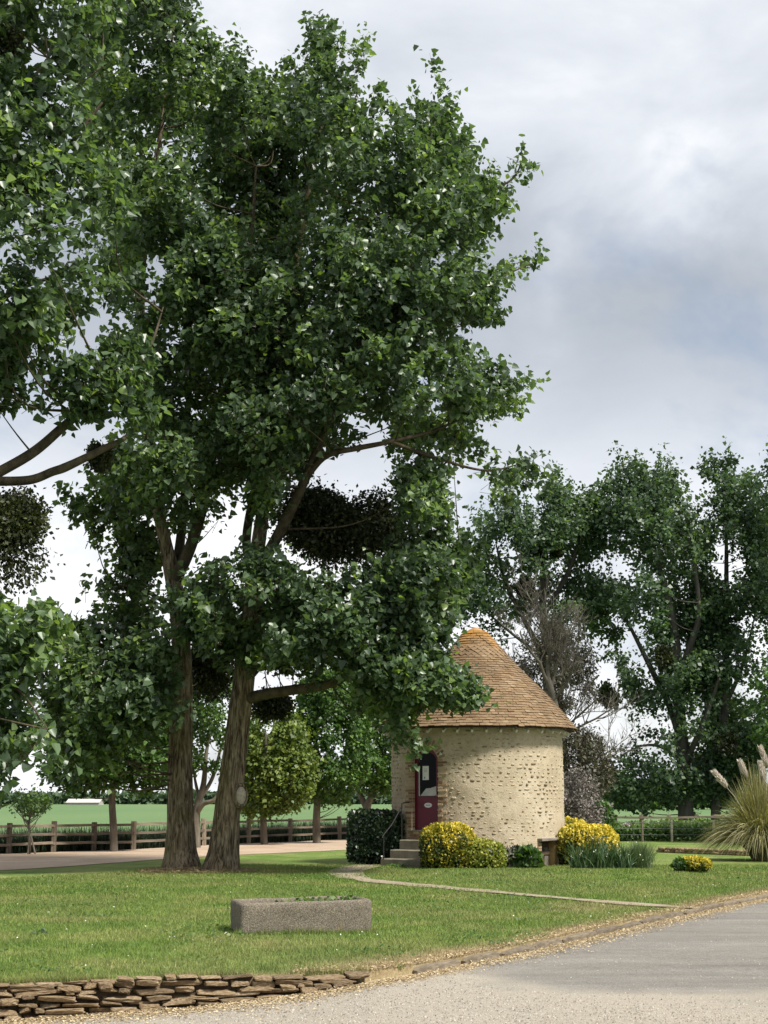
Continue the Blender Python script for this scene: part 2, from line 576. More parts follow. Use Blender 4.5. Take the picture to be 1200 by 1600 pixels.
    c = b.mix(0.7, c, b.ramp(n2, [(0.3, 0.5), (0.7, 1.15)]), 'MULTIPLY')
    M['rubble'] = b.done(b.bsdf(c, 0.95, b.bump(n2, 0.7, 0.02), 0.1))
    b = NB('rubble_small')
    c = b.ramp(b.attr('rnd'), [(0.0, (0.23, 0.175, 0.11)), (0.3, (0.38, 0.305, 0.205)), (1.0, (0.54, 0.46, 0.335))])
    c = b.mix(0.7, c, b.ramp(b.noise(22, 4, 0.65), [(0.3, 0.5), (0.7, 1.15)]), 'MULTIPLY')
    M['rubble_small'] = b.done(b.bsdf(c, 0.95, None, 0.1))
    b = NB('jamb_brick')
    n2 = b.noise(26, 4, 0.65)
    c = b.ramp(b.objrnd(), [(0.0, (0.20, 0.115, 0.07)), (0.5, (0.33, 0.225, 0.14)), (1.0, (0.50, 0.39, 0.26))])
    c = b.mix(0.6, c, b.ramp(n2, [(0.3, 0.55), (0.7, 1.2)]), 'MULTIPLY')
    M['brick'] = b.done(b.bsdf(c, 0.95, b.bump(n2, 0.6, 0.01), 0.1))

    def tilemat(name, fac):
        b = NB(name)
        c = b.ramp(fac(b), [(0.0, (0.150, 0.095, 0.055)), (0.35, (0.205, 0.140, 0.082)), (0.7, (0.25, 0.178, 0.108)), (1.0, (0.31, 0.232, 0.150))])
        tc = b.n('ShaderNodeTexCoord')
        g = b.n('ShaderNodeNewGeometry')
        sep = b.n('ShaderNodeSeparateXYZ')
        b.l(g.outputs['Position'], sep.inputs[0])
        nz = b.noise(2.2, 4, 0.6, coord='Object')
        n2 = b.noise(30, 4, 0.65)
        add = b.n('ShaderNodeMath')
        add.operation = 'ADD'
        b.l(sep.outputs[2], add.inputs[0])
        b.l(nz, add.inputs[1])
        lich = b.ramp(map01(b, add.outputs[0], 6.25, 6.85), [(0.0, 0.0), (1.0, 0.85)])
        c = b.mix(lich, c, (0.36, 0.17, 0.025))
        c = b.mix(0.6, c, b.ramp(n2, [(0.3, 0.6), (0.7, 1.2)]), 'MULTIPLY')
        mottle = b.ramp(b.noise(1.1, 4, 0.6), [(0.35, 0.78), (0.65, 1.15)])
        c = b.mix(1.0, c, mottle, 'MULTIPLY')
        return b.done(b.bsdf(c, 0.9, b.bump(n2, 0.4, 0.008), 0.15))

    def map01(b, v, lo, hi):
        m = b.n('ShaderNodeMapRange')
        b.l(v, m.inputs[0])
        m.inputs[1].default_value = lo
        m.inputs[2].default_value = hi
        return m.outputs[0]
    M['tile'] = tilemat('clay_tile', lambda b: b.attr('rnd'))
    M['lichen'] = mat_simple('lichen_mortar', (0.34, 0.15, 0.02), (0.36, 0.30, 0.20), 9, 0.95, 0.6, 0.02)
    M['whitepaint'] = mat_simple('white_paint', (0.55, 0.50, 0.42), (0.75, 0.72, 0.66), 10, 0.8, 0.2, 0.005)
    M['undereave'] = mat_simple('dark_timber', (0.06, 0.04, 0.028), (0.11, 0.08, 0.055), 8, 0.9, 0.3, 0.01)
    b = NB('burgundy_paint')
    n1 = b.noise(5, 4, 0.6)
    c = b.ramp(n1, [(0.3, (0.105, 0.006, 0.022)), (0.7, (0.15, 0.010, 0.034))])
    M['burgundy'] = b.done(b.bsdf(c, 0.42, b.bump(b.noise(40, 3, 0.6), 0.1, 0.003), 0.4))
    b = NB('door_glass')
    g = b.bsdf((0.002, 0.002, 0.004), 0.10, spec=0.06)
    M['glass'] = b.done(g)
    M['paper'] = mat_simple('paper', (0.68, 0.68, 0.66), (0.76, 0.76, 0.74), 3, 0.7, 0.05, 0.001)
    M['ink'] = mat_simple('ink', (0.05, 0.05, 0.05), (0.09, 0.09, 0.09), 3, 0.8, 0.05, 0.001)
    M['pane_white'] = mat_simple('dull_white', (0.42, 0.42, 0.42), (0.60, 0.60, 0.60), 4, 0.9, 0.2, 0.01)
    M['iron'] = mat_simple('black_iron', (0.012, 0.012, 0.013), (0.03, 0.027, 0.025), 10, 0.6, 0.2, 0.005)
    M['brass'] = mat_simple('dull_metal', (0.35, 0.32, 0.26), (0.48, 0.44, 0.36), 10, 0.5, 0.1, 0.003)
    M['stepstone'] = mat_simple('step_concrete', (0.16, 0.145, 0.105), (0.30, 0.275, 0.21), 3.5, 0.9, 0.4, 0.01, rnd=0.1, fine=45)
    M['hatchwood'] = mat_simple('grey_hatch_wood', (0.045, 0.035, 0.03), (0.24, 0.205, 0.17), 9, 0.9, 0.6, 0.01, (1, 1, 0.12), rnd=0.25)
    M['hatchjamb'] = mat_simple('ochre_stone', (0.26, 0.16, 0.07), (0.42, 0.28, 0.14), 6, 0.9, 0.5, 0.01)
    M['lintelwood'] = mat_simple('lintel_wood', (0.13, 0.115, 0.10), (0.32, 0.28, 0.235), 10, 0.9, 0.6, 0.01, (0.2, 1, 1))
    M['barnwall'] = mat_simple('barn_wall', (0.30, 0.29, 0.27), (0.40, 0.39, 0.36), 2, 0.9, 0.2, 0.02)
    M['barnroof'] = mat_simple('pale_roof_sheet', (0.42, 0.40, 0.37), (0.52, 0.50, 0.46), 1, 0.8, 0.1, 0.02)


build_materials()

# ------------------------------------------------------------------ ground
edge_px = [(-260, 1538), (0, 1536), (250, 1528), (520, 1521), (575, 1519), (640, 1511), (760, 1488), (850, 1470), (930, 1452), (1000, 1436), (1100, 1415), (1200, 1396)]
edge_w = np.array([gp(u, v)[:2] for u, v in edge_px])
EX = np.concatenate([[-40, -9], edge_w[:, 0], [9.4, 14.0, 40.0]])
EY = np.concatenate([[12.6, 13.6], edge_w[:, 1], [31.0, 37.5, 62.0]])


def edge_y(x):
    return np.interp(x, EX, EY)


def sm(a, b, x):
    t = np.clip((x - a) / (b - a), 0, 1)
    return t * t * (3 - 2 * t)


def road_z(x, y):
    return np.interp(x, [-8, -3.5, -1.8, -0.75, -0.1, 0.6], [-0.40, -0.315, -0.262, -0.165, -0.080, -0.075]) + 0 * y


def hz(x, y):
    """height of the lawn"""
    x, y = np.asarray(x, float), np.asarray(y, float)
    crest = 0.085 * np.exp(-((y - 36.0) / 1.7) ** 2) * sm(0.2, 1.6, x) * (1 - sm(5.6, 7.4, x))
    P = np.stack([x, y, 0 * x], -1)
    und = 0.05 * (vnoise(P, 5.0) - 0.5)
    near = sm(0.0, 2.0, y - edge_y(x))
    mound = 0.13 * np.exp(-(((x + 4.35) / 1.5) ** 2 + ((y - 37.6) / 1.3) ** 2))
    return crest + und * near + mound * 0.6


def edge_dist(x, y):
    return (y - edge_y(x)) * 0.75


def dryness(x, y):
    d = np.asarray(edge_dist(x, y))
    P = np.stack([x, y, 0 * np.asarray(x)], -1)
    n = fbm(P, 1.6, 3)
    base = np.clip(1.25 - d / 1.0, 0, 1) * sm(-1.2, 0.2, x) + np.clip(0.8 - d / 0.25, 0, 1) * 0.6
    broad = 0.55 * sm(0.50, 0.72, n) * sm(0.0, 2.5, x) * sm(30, 20, y)
    tree = np.exp(-(((np.asarray(x) + 4.4) / 1.5) ** 2 + ((np.asarray(y) - 37.0) / 0.9) ** 2)) * 0.9
    return np.clip(base * (0.35 + 1.1 * n) + broad + tree * n * 1.2 + 0.18 * sm(0.5, 0.7, n), 0, 1)


def fence_line(x):
    return np.interp(x, FX, FY)


post_px = [(-60, 1337), (13, 1334), (83, 1332), (146, 1330), (208, 1328), (318, 1322), (388, 1318), (453, 1315), (530, 1312), (612, 1308)]
post_w = [gp(u, v) for u, v in post_px]
FX = np.array([-60] + [p[0] for p in post_w] + [4.0, 60])
FY = np.array([30] + [p[1] for p in post_w] + [71.0, 71.0])


def build_ground():
    # field: one sheet to the horizon
    xs = np.concatenate([[-4000, -1500, -600], np.linspace(-200, 200, 41), [600, 1500, 4000]])
    ys = np.concatenate([[-40, 10, 30, 45], np.linspace(55, 200, 16), [300, 500, 900, 1600, 4500]])
    X, Y = np.meshgrid(xs, ys)
    Z = np.full_like(X, -0.62)
    far = sm(28, 45, Y)
    Z = Z * (1 - far) + far * (-0.06)
    V = np.stack([X, Y, Z], -1).reshape(-1, 3)
    ny, nx = X.shape
    i, j = np.meshgrid(np.arange(ny - 1), np.arange(nx - 1), indexing='ij')
    a = i * nx + j
    Q = np.stack([a, a + 1, a + nx + 1, a + nx], -1).reshape(-1, 4)
    o = mesh_np('field', V, Q, M['field'])
    tag(o, 'flat green crop field stretching to the horizon beyond the fences', kind='structure')

    # lawn
    xs = np.concatenate([np.linspace(-40, -9, 16), np.linspace(-8.8, 11, 170), np.linspace(11.5, 40, 15)])
    tt = np.linspace(0, 1, 170) ** 1.25
    Y0 = edge_y(xs)
    Y1 = np.maximum(fence_line(xs) + 0.4, Y0 + 3)
    Y = Y0[None] + (Y1 - Y0)[None] * tt[:, None]
    X = np.broadcast_to(xs[None], Y.shape)
    Z = hz(X, Y)
    skirtY, skirtX, skirtZ = Y[0] + 0.02, X[0], np.full(len(xs), -0.6)
    X = np.vstack([skirtX[None], X])
    Y = np.vstack([skirtY[None], Y])
    Z = np.vstack([skirtZ[None], Z])
    V = np.stack([X, Y, Z], -1).reshape(-1, 3)
    ny, nx = X.shape
    i, j = np.meshgrid(np.arange(ny - 1), np.arange(nx - 1), indexing='ij')
    a = i * nx + j
    Q = np.stack([a, a + 1, a + nx + 1, a + nx], -1).reshape(-1, 4)
    o = mesh_np('lawn', V, Q, M['lawn'], smooth=True, attrs={'dry': dryness(V[:, 0], V[:, 1])})
    tag(o, 'mown green lawn around the round tower, worn and dry along the kerb', kind='structure')

    # road
    xs = np.concatenate([np.linspace(-30, -7, 10), np.linspace(-6.5, 10, 260), np.linspace(10.5, 40, 12)])
    tt = np.linspace(0, 1, 130)
    Y1 = edge_y(xs) + 0.25
    Y = 2.0 + (Y1 - 2.0)[None] * tt[:, None] ** 0.7
    X = np.broadcast_to(xs[None], Y.shape)
    P = np.stack([X, Y, 0 * X], -1)
    n = fbm(P, 1.1, 4)
    Z = road_z(X, Y) + 0.015 * (vnoise(P, 1.7) - 0.5)
    d = (edge_y(X) - Y) * 0.75
    bound = np.interp(X, [-2, 0.5, 1.2, 2.2, 4, 8], [30, 16.8, 14.9, 14.0, 13.7, 13.5])
    gravel = np.clip(0.5 + (bound - Y) * 0.75 + (n - 0.5) * 3.4, 0, 1) * 0.85 + 0.25 * n
    straw = np.clip(0.95 - d / (0.30 + 0.5 * n), 0, 1) * (0.45 + 0.8 * n)
    V = np.stack([X, Y, Z], -1).reshape(-1, 3)
    ny, nx = X.shape
    i, j = np.meshgrid(np.arange(ny - 1), np.arange(nx - 1), indexing='ij')
    a = i * nx + j
    Q = np.stack([a, a + 1, a + nx + 1, a + nx], -1).reshape(-1, 4)
    o = mesh_np('road', V, Q, M['road'], smooth=True, attrs={'gravel': gravel.ravel(), 'straw': np.clip(straw, 0, 1).ravel()})
    tag(o, 'grey asphalt road covered by pale gravel nearest the camera', kind='structure')

    # drive behind the trees
    near = [gp(u, v) for u, v in ((-700, 1392), (-300, 1376), (0, 1359.5), (130, 1352), (250, 1344), (400, 1336), (545, 1329), (700, 1322))]
    far = [gp(u, v) for u, v in ((-700, 1347), (-300, 1341), (0, 1334.5), (130, 1330), (250, 1325), (400, 1317.5), (545, 1311.5), (700, 1306))]
    nc = catmull(near, 8)
    fc = catmull(far, 8)
    rows = []
    for k in np.linspace(0, 1, 10):
        rows.append(nc * (1 - k) + fc * k)
    P = np.stack(rows)
    edge = (vnoise(P[0] * 1.0, 0.8) - 0.5)[:, None] * np.array([0, 0.5, 0])
    P[0] += edge
    P[..., 2] = hz(P[..., 0], P[..., 1]) + 0.012
    ny, nx = P.shape[:2]
    i, j = np.meshgrid(np.arange(ny - 1), np.arange(nx - 1), indexing='ij')
    a = i * nx + j
    Q = np.stack([a, a + 1, a + nx + 1, a + nx], -1).reshape(-1, 4)
    o = mesh_np('gravel_drive', P.reshape(-1, 3), Q, M['drive'])
    tag(o, 'pale pinkish gravel drive running along the wooden fence', kind='structure')

    # garden path
    c = [gp(u, v) for u, v in ((668, 1344), (632, 1348), (590, 1352), (558, 1357), (541, 1363), (549, 1371), (585, 1377.5), (640, 1382.5), (740, 1391.5), (850, 1401.5), (960, 1411), (1050, 1418), (1082, 1419.5))]
    c = catmull(c, 10)
    w = np.interp(np.linspace(0, 1, len(c)), [0, 0.2, 0.35, 0.5, 1], [0.45, 0.45, 0.42, 0.22, 0.20])
    w = w * np.where(np.arange(len(c)) > len(c) * 0.42, 0.35 + 1.3 * vnoise(c, 0.8), 1.0)
    T = unit(np.gradient(c, axis=0))
    Nn = np.stack([-T[:, 1], T[:, 0], 0 * T[:, 0]], -1)
    rows = np.stack([c + Nn * (w * k)[:, None] for k in (-1, -0.5, 0, 0.5, 1)])
    rows[..., 2] = hz(rows[..., 0], rows[..., 1]) + 0.022
    ny, nx = rows.shape[:2]
    i, j = np.meshgrid(np.arange(ny - 1), np.arange(nx - 1), indexing='ij')
    a = i * nx + j
    Q = np.stack([a, a + nx, a + nx + 1, a + 1], -1).reshape(-1, 4)
    o = mesh_np('garden_path', rows.reshape(-1, 3), Q, M['path'])
    tag(o, 'narrow pale concrete path curving from the tower steps to the kerb', kind='structure')
    return c


path_c = build_ground()


def near_path(x, y, m=0.24):
    d = np.min(np.hypot(np.asarray(x)[:, None] - path_c[None, ::3, 0], np.asarray(y)[:, None] - path_c[None, ::3, 1]), axis=1)
    return d < m


# ------------------------------------------------------------------ stones and blocks
def rock_mesh(name, mat, seed, n=3, rough=0.16, sharp=5):
    """a unit block (1x1x1, centred) of worn stone"""
    r = np.random.default_rng(seed)
    V, idx, Fs = [], {}, []

    def vid(p):
        k = tuple(np.round(p, 4))
        if k not in idx:
            idx[k] = len(V)
            V.append(p)
        return idx[k]
    g = np.linspace(-1, 1, n + 1)
    for ax in range(3):
        for s in (-1, 1):
            for a in range(n):
                for b in range(n):
                    q = []
                    for da, db in ((0, 0), (1, 0), (1, 1), (0, 1)):
                        p = np.zeros(3)
                        p[ax] = s
                        p[(ax + 1) % 3] = g[a + da]
                        p[(ax + 2) % 3] = g[b + db]
                        q.append(vid(p))
                    Fs.append(q if s > 0 else q[::-1])
    V = np.array(V)
    l8 = (np.abs(V) ** sharp).sum(1) ** (1 / sharp)
    V = V / l8[:, None]
    V += (fbm(V + seed * 3.1, 0.9, 2)[:, None] - 0.5) * unit(V) * rough * 2.4
    V += r.normal(0, rough * 0.16, V.shape)
    if sharp > 6:
        # knock planes off the block
        for _ in range(5):
            d = unit(r.normal(0, 1, 3) * np.array([1.0, 1.0, 0.8]))
            lim = r.uniform(0.80, 1.05)
            q = V @ d
            V -= np.clip(q - lim, 0, None)[:, None] * d
    return mesh_data(name, V * 0.5, Fs, mat, sharp <= 6)


def mesh_data(name, V, Fs, mat, smooth=False, attrs=None):
    me = bpy.data.meshes.new(name)
    me.from_pydata([tuple(map(float, p)) for p in V], [], [list(map(int, f)) for f in Fs])
    me.update()
    if smooth:
        me.polygons.foreach_set("use_smooth", np.ones(len(me.polygons), bool))
    for k_, a in (attrs or {}).items():
        at_ = me.attributes.new(k_, 'FLOAT', 'POINT')
        at_.data.foreach_set("value", np.asarray(a, np.float32))
    me.materials.append(mat)
    return me


def box_data(name, sx, sy, sz, mat, bev=0.01):
    """bevelled box centred on the origin"""
    h = np.array([sx, sy, sz]) / 2
    b = min(bev, h.min() * 0.45)
    V, Fs = [], []
    corner = {}
    for x in (-1, 1):
        for y in (-1, 1):
            for z in (-1, 1):
                s = np.array([x, y, z])
                for ax in range(3):
                    p = s * (h - b)
                    p[ax] = s[ax] * h[ax]
                    corner[(x, y, z, ax)] = len(V)
                    V.append(p)
    for ax in range(3):
        a1, a2 = (ax + 1) % 3, (ax + 2) % 3
        for s in (-1, 1):
            q = []
            for c1, c2 in ((-1, -1), (1, -1), (1, 1), (-1, 1)):
                k = [0, 0, 0]
                k[ax], k[a1], k[a2] = s, c1, c2
                q.append(corner[(*k, ax)])
            Fs.append(q if s > 0 else q[::-1])
    for ax in range(3):
        a1, a2 = (ax + 1) % 3, (ax + 2) % 3
        for c1 in (-1, 1):
            for c2 in (-1, 1):
                k0, k1 = [0, 0, 0], [0, 0, 0]
                k0[ax], k1[ax] = -1, 1
                k0[a1] = k1[a1] = c1
                k0[a2] = k1[a2] = c2
                q = [corner[(*k0, a1)], corner[(*k1, a1)], corner[(*k1, a2)], corner[(*k0, a2)]]
                Fs.append(q if c1 * c2 > 0 else q[::-1])
    for x in (-1, 1):
        for y in (-1, 1):
            for z in (-1, 1):
                q = [corner[(x, y, z, 0)], corner[(x, y, z, 1)], corner[(x, y, z, 2)]]
                Fs.append(q if x * y * z > 0 else q[::-1])
    return mesh_data(name, V, Fs, mat)


def put(name, me, parent, M4):
    """link a mesh with a world matrix under a parent placed by location only"""
    o = bpy.data.objects.new(name, me)
    COL.objects.link(o)
    m = M4.copy()
    if parent is not None:
        o.parent = parent
        p = parent
        off = Vector((0, 0, 0))
        while p is not None:
            off += p.location
            p = p.parent
        m.translation = m.translation - off
    o.matrix_local = m
    return o


def frame(loc, xax, zax=(0, 0, 1), scale=(1, 1, 1)):
    x = Vector(xax).normalized()
    z = Vector(zax)
    z = (z - x * z.dot(x)).normalized()
    y = z.cross(x)
    m = Matrix((x, y, z)).transposed().to_4x4()
    m = m @ Matrix.Diagonal((*scale, 1))
    m.translation = Vector(loc)
    return m


def build_low_wall():
    root = empty('low_stone_wall', (-3.0, 13.9, -0.3))
    tag(root, 'low dry stone retaining wall of rough tan stones edging the lawn', 'wall')
    variants = [rock_mesh('stone', M['stone'], s, 5, 0.15, 11) for s in range(12)]
    x0, x1 = -5.6, float(edge_w[4, 0]) - 0.1
    # earth behind the stones
    xs = np.linspace(x0, x1, 40)
    ys = edge_y(xs)
    top = np.stack([xs, ys - 0.05, np.full(40, -0.015)], -1)
    bot = np.stack([xs, ys - 0.06, np.full(40, -0.6)], -1)
    back = np.stack([xs, ys + 0.10, np.full(40, -0.012)], -1)
    V = np.vstack([bot, top, back])
    a = np.arange(39)
    Q = np.vstack([np.stack([a, a + 1, a + 41, a + 40], -1), np.stack([a + 40, a + 41, a + 81, a + 80], -1)])
    mesh_np('earth_backing', V, Q, M['earth'], root)
    r = np.random.default_rng(11)
    course = 0
    z = 0.012
    while z > -0.40:
        h = r.uniform(0.034, 0.056)
        x = x0 + r.uniform(0, 0.2)
        while x < x1:
            L = r.uniform(0.09, 0.22) if r.random() < 0.4 else r.uniform(0.2, 0.42)
            xc = x + L / 2
            zr = float(road_z(xc, 0))
            zc = z - h / 2 + 0.016 * math.sin(xc * 2.3 + course) + r.normal(0, 0.009)
            if zc + h * 0.35 > zr and xc < x1 + 0.1:
                slope = (float(edge_y(xc + 0.1)) - float(edge_y(xc - 0.1))) / 0.2
                yc = float(edge_y(xc)) - 0.075 - 0.014 * course * 0.4 + r.normal(0, 0.028)
                if course == 0:
                    yc += 0.02
                m = frame((xc, yc, zc), (1, slope, r.normal(0, 0.05)), (r.normal(0, .06), r.normal(0, .08), 1), (L * 1.02, r.uniform(0.15, 0.22), h * r.uniform(0.8, 1.25)))
                put('stone', variants[r.integers(12)], root, m)
            x += L + r.uniform(0.005, 0.02)
        z -= h + 0.002
        course += 1


def build_kerb():
    root = empty('kerb', (0.2, 15.0, 0))
    tag(root, 'worn concrete kerb between the lawn and the road', kind='structure')
    variants = [rock_mesh('kerb_stone', M['kerb'], 40 + s, 6, 0.028, 9) for s in range(5)]
    pts = []
    xs = np.linspace(float(edge_w[4, 0]) + 0.45, 13.5, 600)
    P = np.stack([xs, edge_y(xs)], -1)
    s = np.concatenate([[0], np.cumsum(np.linalg.norm(np.diff(P, axis=0), axis=1))])
    r = np.random.default_rng(5)
    t = 0.0
    while t < s[-1] - 1.2:
        L = r.uniform(0.85, 1.15)
        a = np.array([np.interp(t, s, P[:, 0]), np.interp(t, s, P[:, 1])])
        b = np.array([np.interp(t + L, s, P[:, 0]), np.interp(t + L, s, P[:, 1])])
        c = (a + b) / 2
        d = unit(b - a)
        n = np.array([d[1], -d[0]])
        c = c + n * 0.035
        m = frame((c[0], c[1], -0.100 + r.normal(0, 0.006)), (d[0], d[1], r.normal(0, 0.006)), (n[0] * r.normal(0, .04), n[1] * r.normal(0, .04), 1), (L * 1.0, 0.10, 0.205))
        put('kerb_stone', variants[r.integers(5)], root, m)
        t += L - 0.004


build_low_wall()
build_kerb()

# ------------------------------------------------------------------ foliage engine
LEAF_V = np.array([[0, 0.03, 0], [0.46, 0.10, 0.09], [0.34, 0.56, 0.07], [0, 1.0, -0.12], [-0.34, 0.56, 0.07], [-0.46, 0.10, 0.09]])
LEAF_F = np.array([[0, 1, 2, 3], [3, 4, 5, 0]])
QUAD_V = np.array([[0, 0, 0], [0.42, 0.45, 0.10], [0, 1.0, -0.06], [-0.42, 0.45, 0.10]])
QUAD_F = np.array([[0, 1, 2, 3]])
NARROW_V = np.array([[0, 0, 0], [0.2, 0.5, 0.05], [0, 1.0, -0.05], [-0.2, 0.5, 0.05]])


def leaf_frames(tip, nrm):
    Yv = unit(tip)
    Z = unit(nrm - Yv * np.sum(nrm * Yv, -1, keepdims=True))
    X = np.cross(Yv, Z)
    return X, Yv, Z


def leaf_mesh(P, tip, nrm, size, tv=LEAF_V, tf=LEAF_F):
    X, Yv, Z = leaf_frames(tip, nrm)
    n, k = len(P), len(tv)
    V = P[:, None, :] + size[:, None, None] * (X[:, None, :] * tv[None, :, 0:1] + Yv[:, None, :] * tv[None, :, 1:2] + Z[:, None, :] * tv[None, :, 2:3])
    Fc = (np.arange(n) * k)[:, None, None] + tf[None]
    return V.reshape(-1, 3), Fc.reshape(-1, tf.shape[1])


def prisms(A, B, ra, rb):
    """thin three-sided twigs from A to B"""
    d = unit(B - A)
    ref = np.where(np.abs(d[:, 2:3]) > 0.9, np.array([[1.0, 0, 0]]), np.array([[0, 0, 1.0]]))
    s = unit(np.cross(d, ref))
    t = np.cross(d, s)
    V = []
    for c, rr in ((A, ra), (B, rb)):
        for k in range(3):
            an = 2 * math.pi * k / 3
            V.append(c + (s * math.cos(an) + t * math.sin(an)) * np.reshape(rr, (-1, 1)))
    V = np.stack(V, 1)
    f = np.array([[0, 1, 4, 3], [1, 2, 5, 4], [2, 0, 3, 5]])
    Fc = (np.arange(len(A)) * 6)[:, None, None] + f[None]
    return V.reshape(-1, 3), Fc.reshape(-1, 4)


def in_poly(u, v, poly):
    p = np.asarray(poly, float)
    q = np.roll(p, -1, 0)
    ins = np.zeros(len(u), bool)
    for (x1, y1), (x2, y2) in zip(p, q):
        if y1 == y2:
            continue
        c = ((y1 > v) != (y2 > v)) & (u < (x2 - x1) * (v - y1) / (y2 - y1) + x1)
        ins ^= c
    return ins


def poly_dist(u, v, poly):
    p = np.asarray(poly, float)
    q = np.roll(p, -1, 0)
    P = np.stack([u, v], -1)
    best = np.full(len(u), 1e9)
    for a, b in zip(p, q):
        ab = b - a
        t = np.clip(((P - a) @ ab) / (ab @ ab), 0, 1)
        best = np.minimum(best, np.linalg.norm(P - a - t[:, None] * ab, axis=1))
    return best


def crown_points(r, poly, n, Yc, D, E, holes=(), clump=1.4, thr=0.42, fill=0.5, inset=6, shoots=0, step=11):
    """spray anchors inside a rounded volume whose outline is poly; D = half depth in metres, E = rim width in px"""
    p = np.asarray(poly, float)
    lo, hi = p.min(0), p.max(0)
    out = []
    got = 0
    while got < n:
        m = n * 3
        u = r.uniform(lo[0], hi[0], m)
        v = r.uniform(lo[1], hi[1], m)
        k = in_poly(u, v, poly)
        u, v = u[k], v[k]
        e = poly_dist(u, v, poly)
        k = e > inset * r.random(len(u))
        for (hx, hy, ha, hb) in holes:
            dd = ((u - hx) / ha) ** 2 + ((v - hy) / hb) ** 2
            k &= dd > r.uniform(0.5, 1.1, len(u))
        u, v, e = u[k], v[k], e[k]
        hd = D * np.sqrt(np.clip(1 - (1 - np.clip(e / E, 0, 1)) ** 2, 0.02, 1))
        t = r.uniform(-1, 1, len(u))
        t = np.sign(t) * np.abs(t) ** fill
        P = at(u, v, Yc + t * hd)
        keep = (fbm(P, clump, 2) > thr + r.normal(0, 0.04, len(u))) & (vnoise(P + 31.7, clump * 0.42) > thr * 0.72)
        P = P[keep]
        if shoots and not out:
            # leafy shoots standing out of the outline
            e2, u2, v2, y2 = e[keep], u[keep], v[keep], P[:, 1]
            rim = np.where(e2 < 26)[0]
            rim = r.choice(rim, min(shoots, len(rim)), replace=False)
            cen = p.mean(0)
            for q in rim:
                d2 = unit(np.array([u2[q], v2[q]]) - cen) * 0.9 + np.array([0, -0.55]) + r.normal(0, 0.35, 2)
                d2 = d2 / np.linalg.norm(d2)
                for k2 in range(1, int(r.integers(2, 5))):
                    g = np.array([u2[q], v2[q]]) + d2 * step * (k2 + 0.5) + r.normal(0, 2, 2)
                    out.append(at(g[:1], g[1:], np.array([y2[q]])))
                    got += 1
        out.append(P)
        got += len(P)
        if len(out) > 4000:
            break
    return np.vstack(out)[:n]


def sprays(r, A, axis_pt, nl, L, size, droop=0.5, svar=0.28, spread=0.16):
    """twigs at the anchors A pointing away from axis_pt, each with nl leaves"""
    outw = unit(A - axis_pt)
    d = unit(outw * 0.8 + np.array([0, 0, 0.35]) + r.normal(0, 0.5, A.shape))
    n = len(A)
    LL = L * r.uniform(0.6, 1.3, n)
    base = A - d * LL[:, None] * 0.5
    end = A + d * LL[:, None] * 0.6
    t = r.uniform(0.15, 1.1, (n, nl))
    P = base[:, None, :] + (end - base)[:, None, :] * t[..., None] + r.normal(0, spread, (n, nl, 3)) * LL[:, None, None]
    tip = np.array([0, 0, -droop]) + outw[:, None, :] * 0.45 + r.normal(0, 0.55, (n, nl, 3))
    nrm = np.array([0, 0, 0.55]) + outw[:, None, :] * 0.55 + r.normal(0, 0.6, (n, nl, 3))
    sz = size * np.clip(r.normal(1, svar, (n, nl)), 0.45, 1.7)
    tone = np.clip(0.42 + 1.1 * (fbm(A, 0.9, 2)[:, None] - 0.5) + r.normal(0, 0.16, (n, 1)) + r.normal(0, 0.17, (n, nl)) + (r.random((n, nl)) > 0.975) * 0.4, 0, 1)  # clump noise puts lit clusters and shaded gaps into the leaf tone
    return (P.reshape(-1, 3), tip.reshape(-1, 3), nrm.reshape(-1, 3), sz.ravel(), tone.ravel()), (base, end)


def px_path(pts, Y0):
    """pts: (u, v, dY) -> smooth path in the place"""
    return catmull([at(u, v, Y0 + dY) for u, v, dY in pts], 8)


def branch_to(r, skel, targets, r0=0.024, r1=0.005):
    """curved boughs from the skeleton to targets"""
    parts = []
    for T in targets:
        dd = np.linalg.norm(skel - T, axis=1) + 1.2 * np.clip(skel[:, 2] - T[2] + 0.6, 0, 9)
        S = skel[np.argmin(dd)]
        L = np.linalg.norm(T - S)
        if L < 0.15:
            continue
        mid = (S + T) / 2 + np.array([0, 0, -0.10 * L]) + r.normal(0, 0.07 * L, 3)
        pth = catmull([S, mid, T], 4)
        rr = min(r0 * (0.5 + 0.28 * L), 0.055)
        parts.append(tube(pth, np.linspace(rr, r1, len(pth)), 5))
    return parts


LEAF_ME = {}


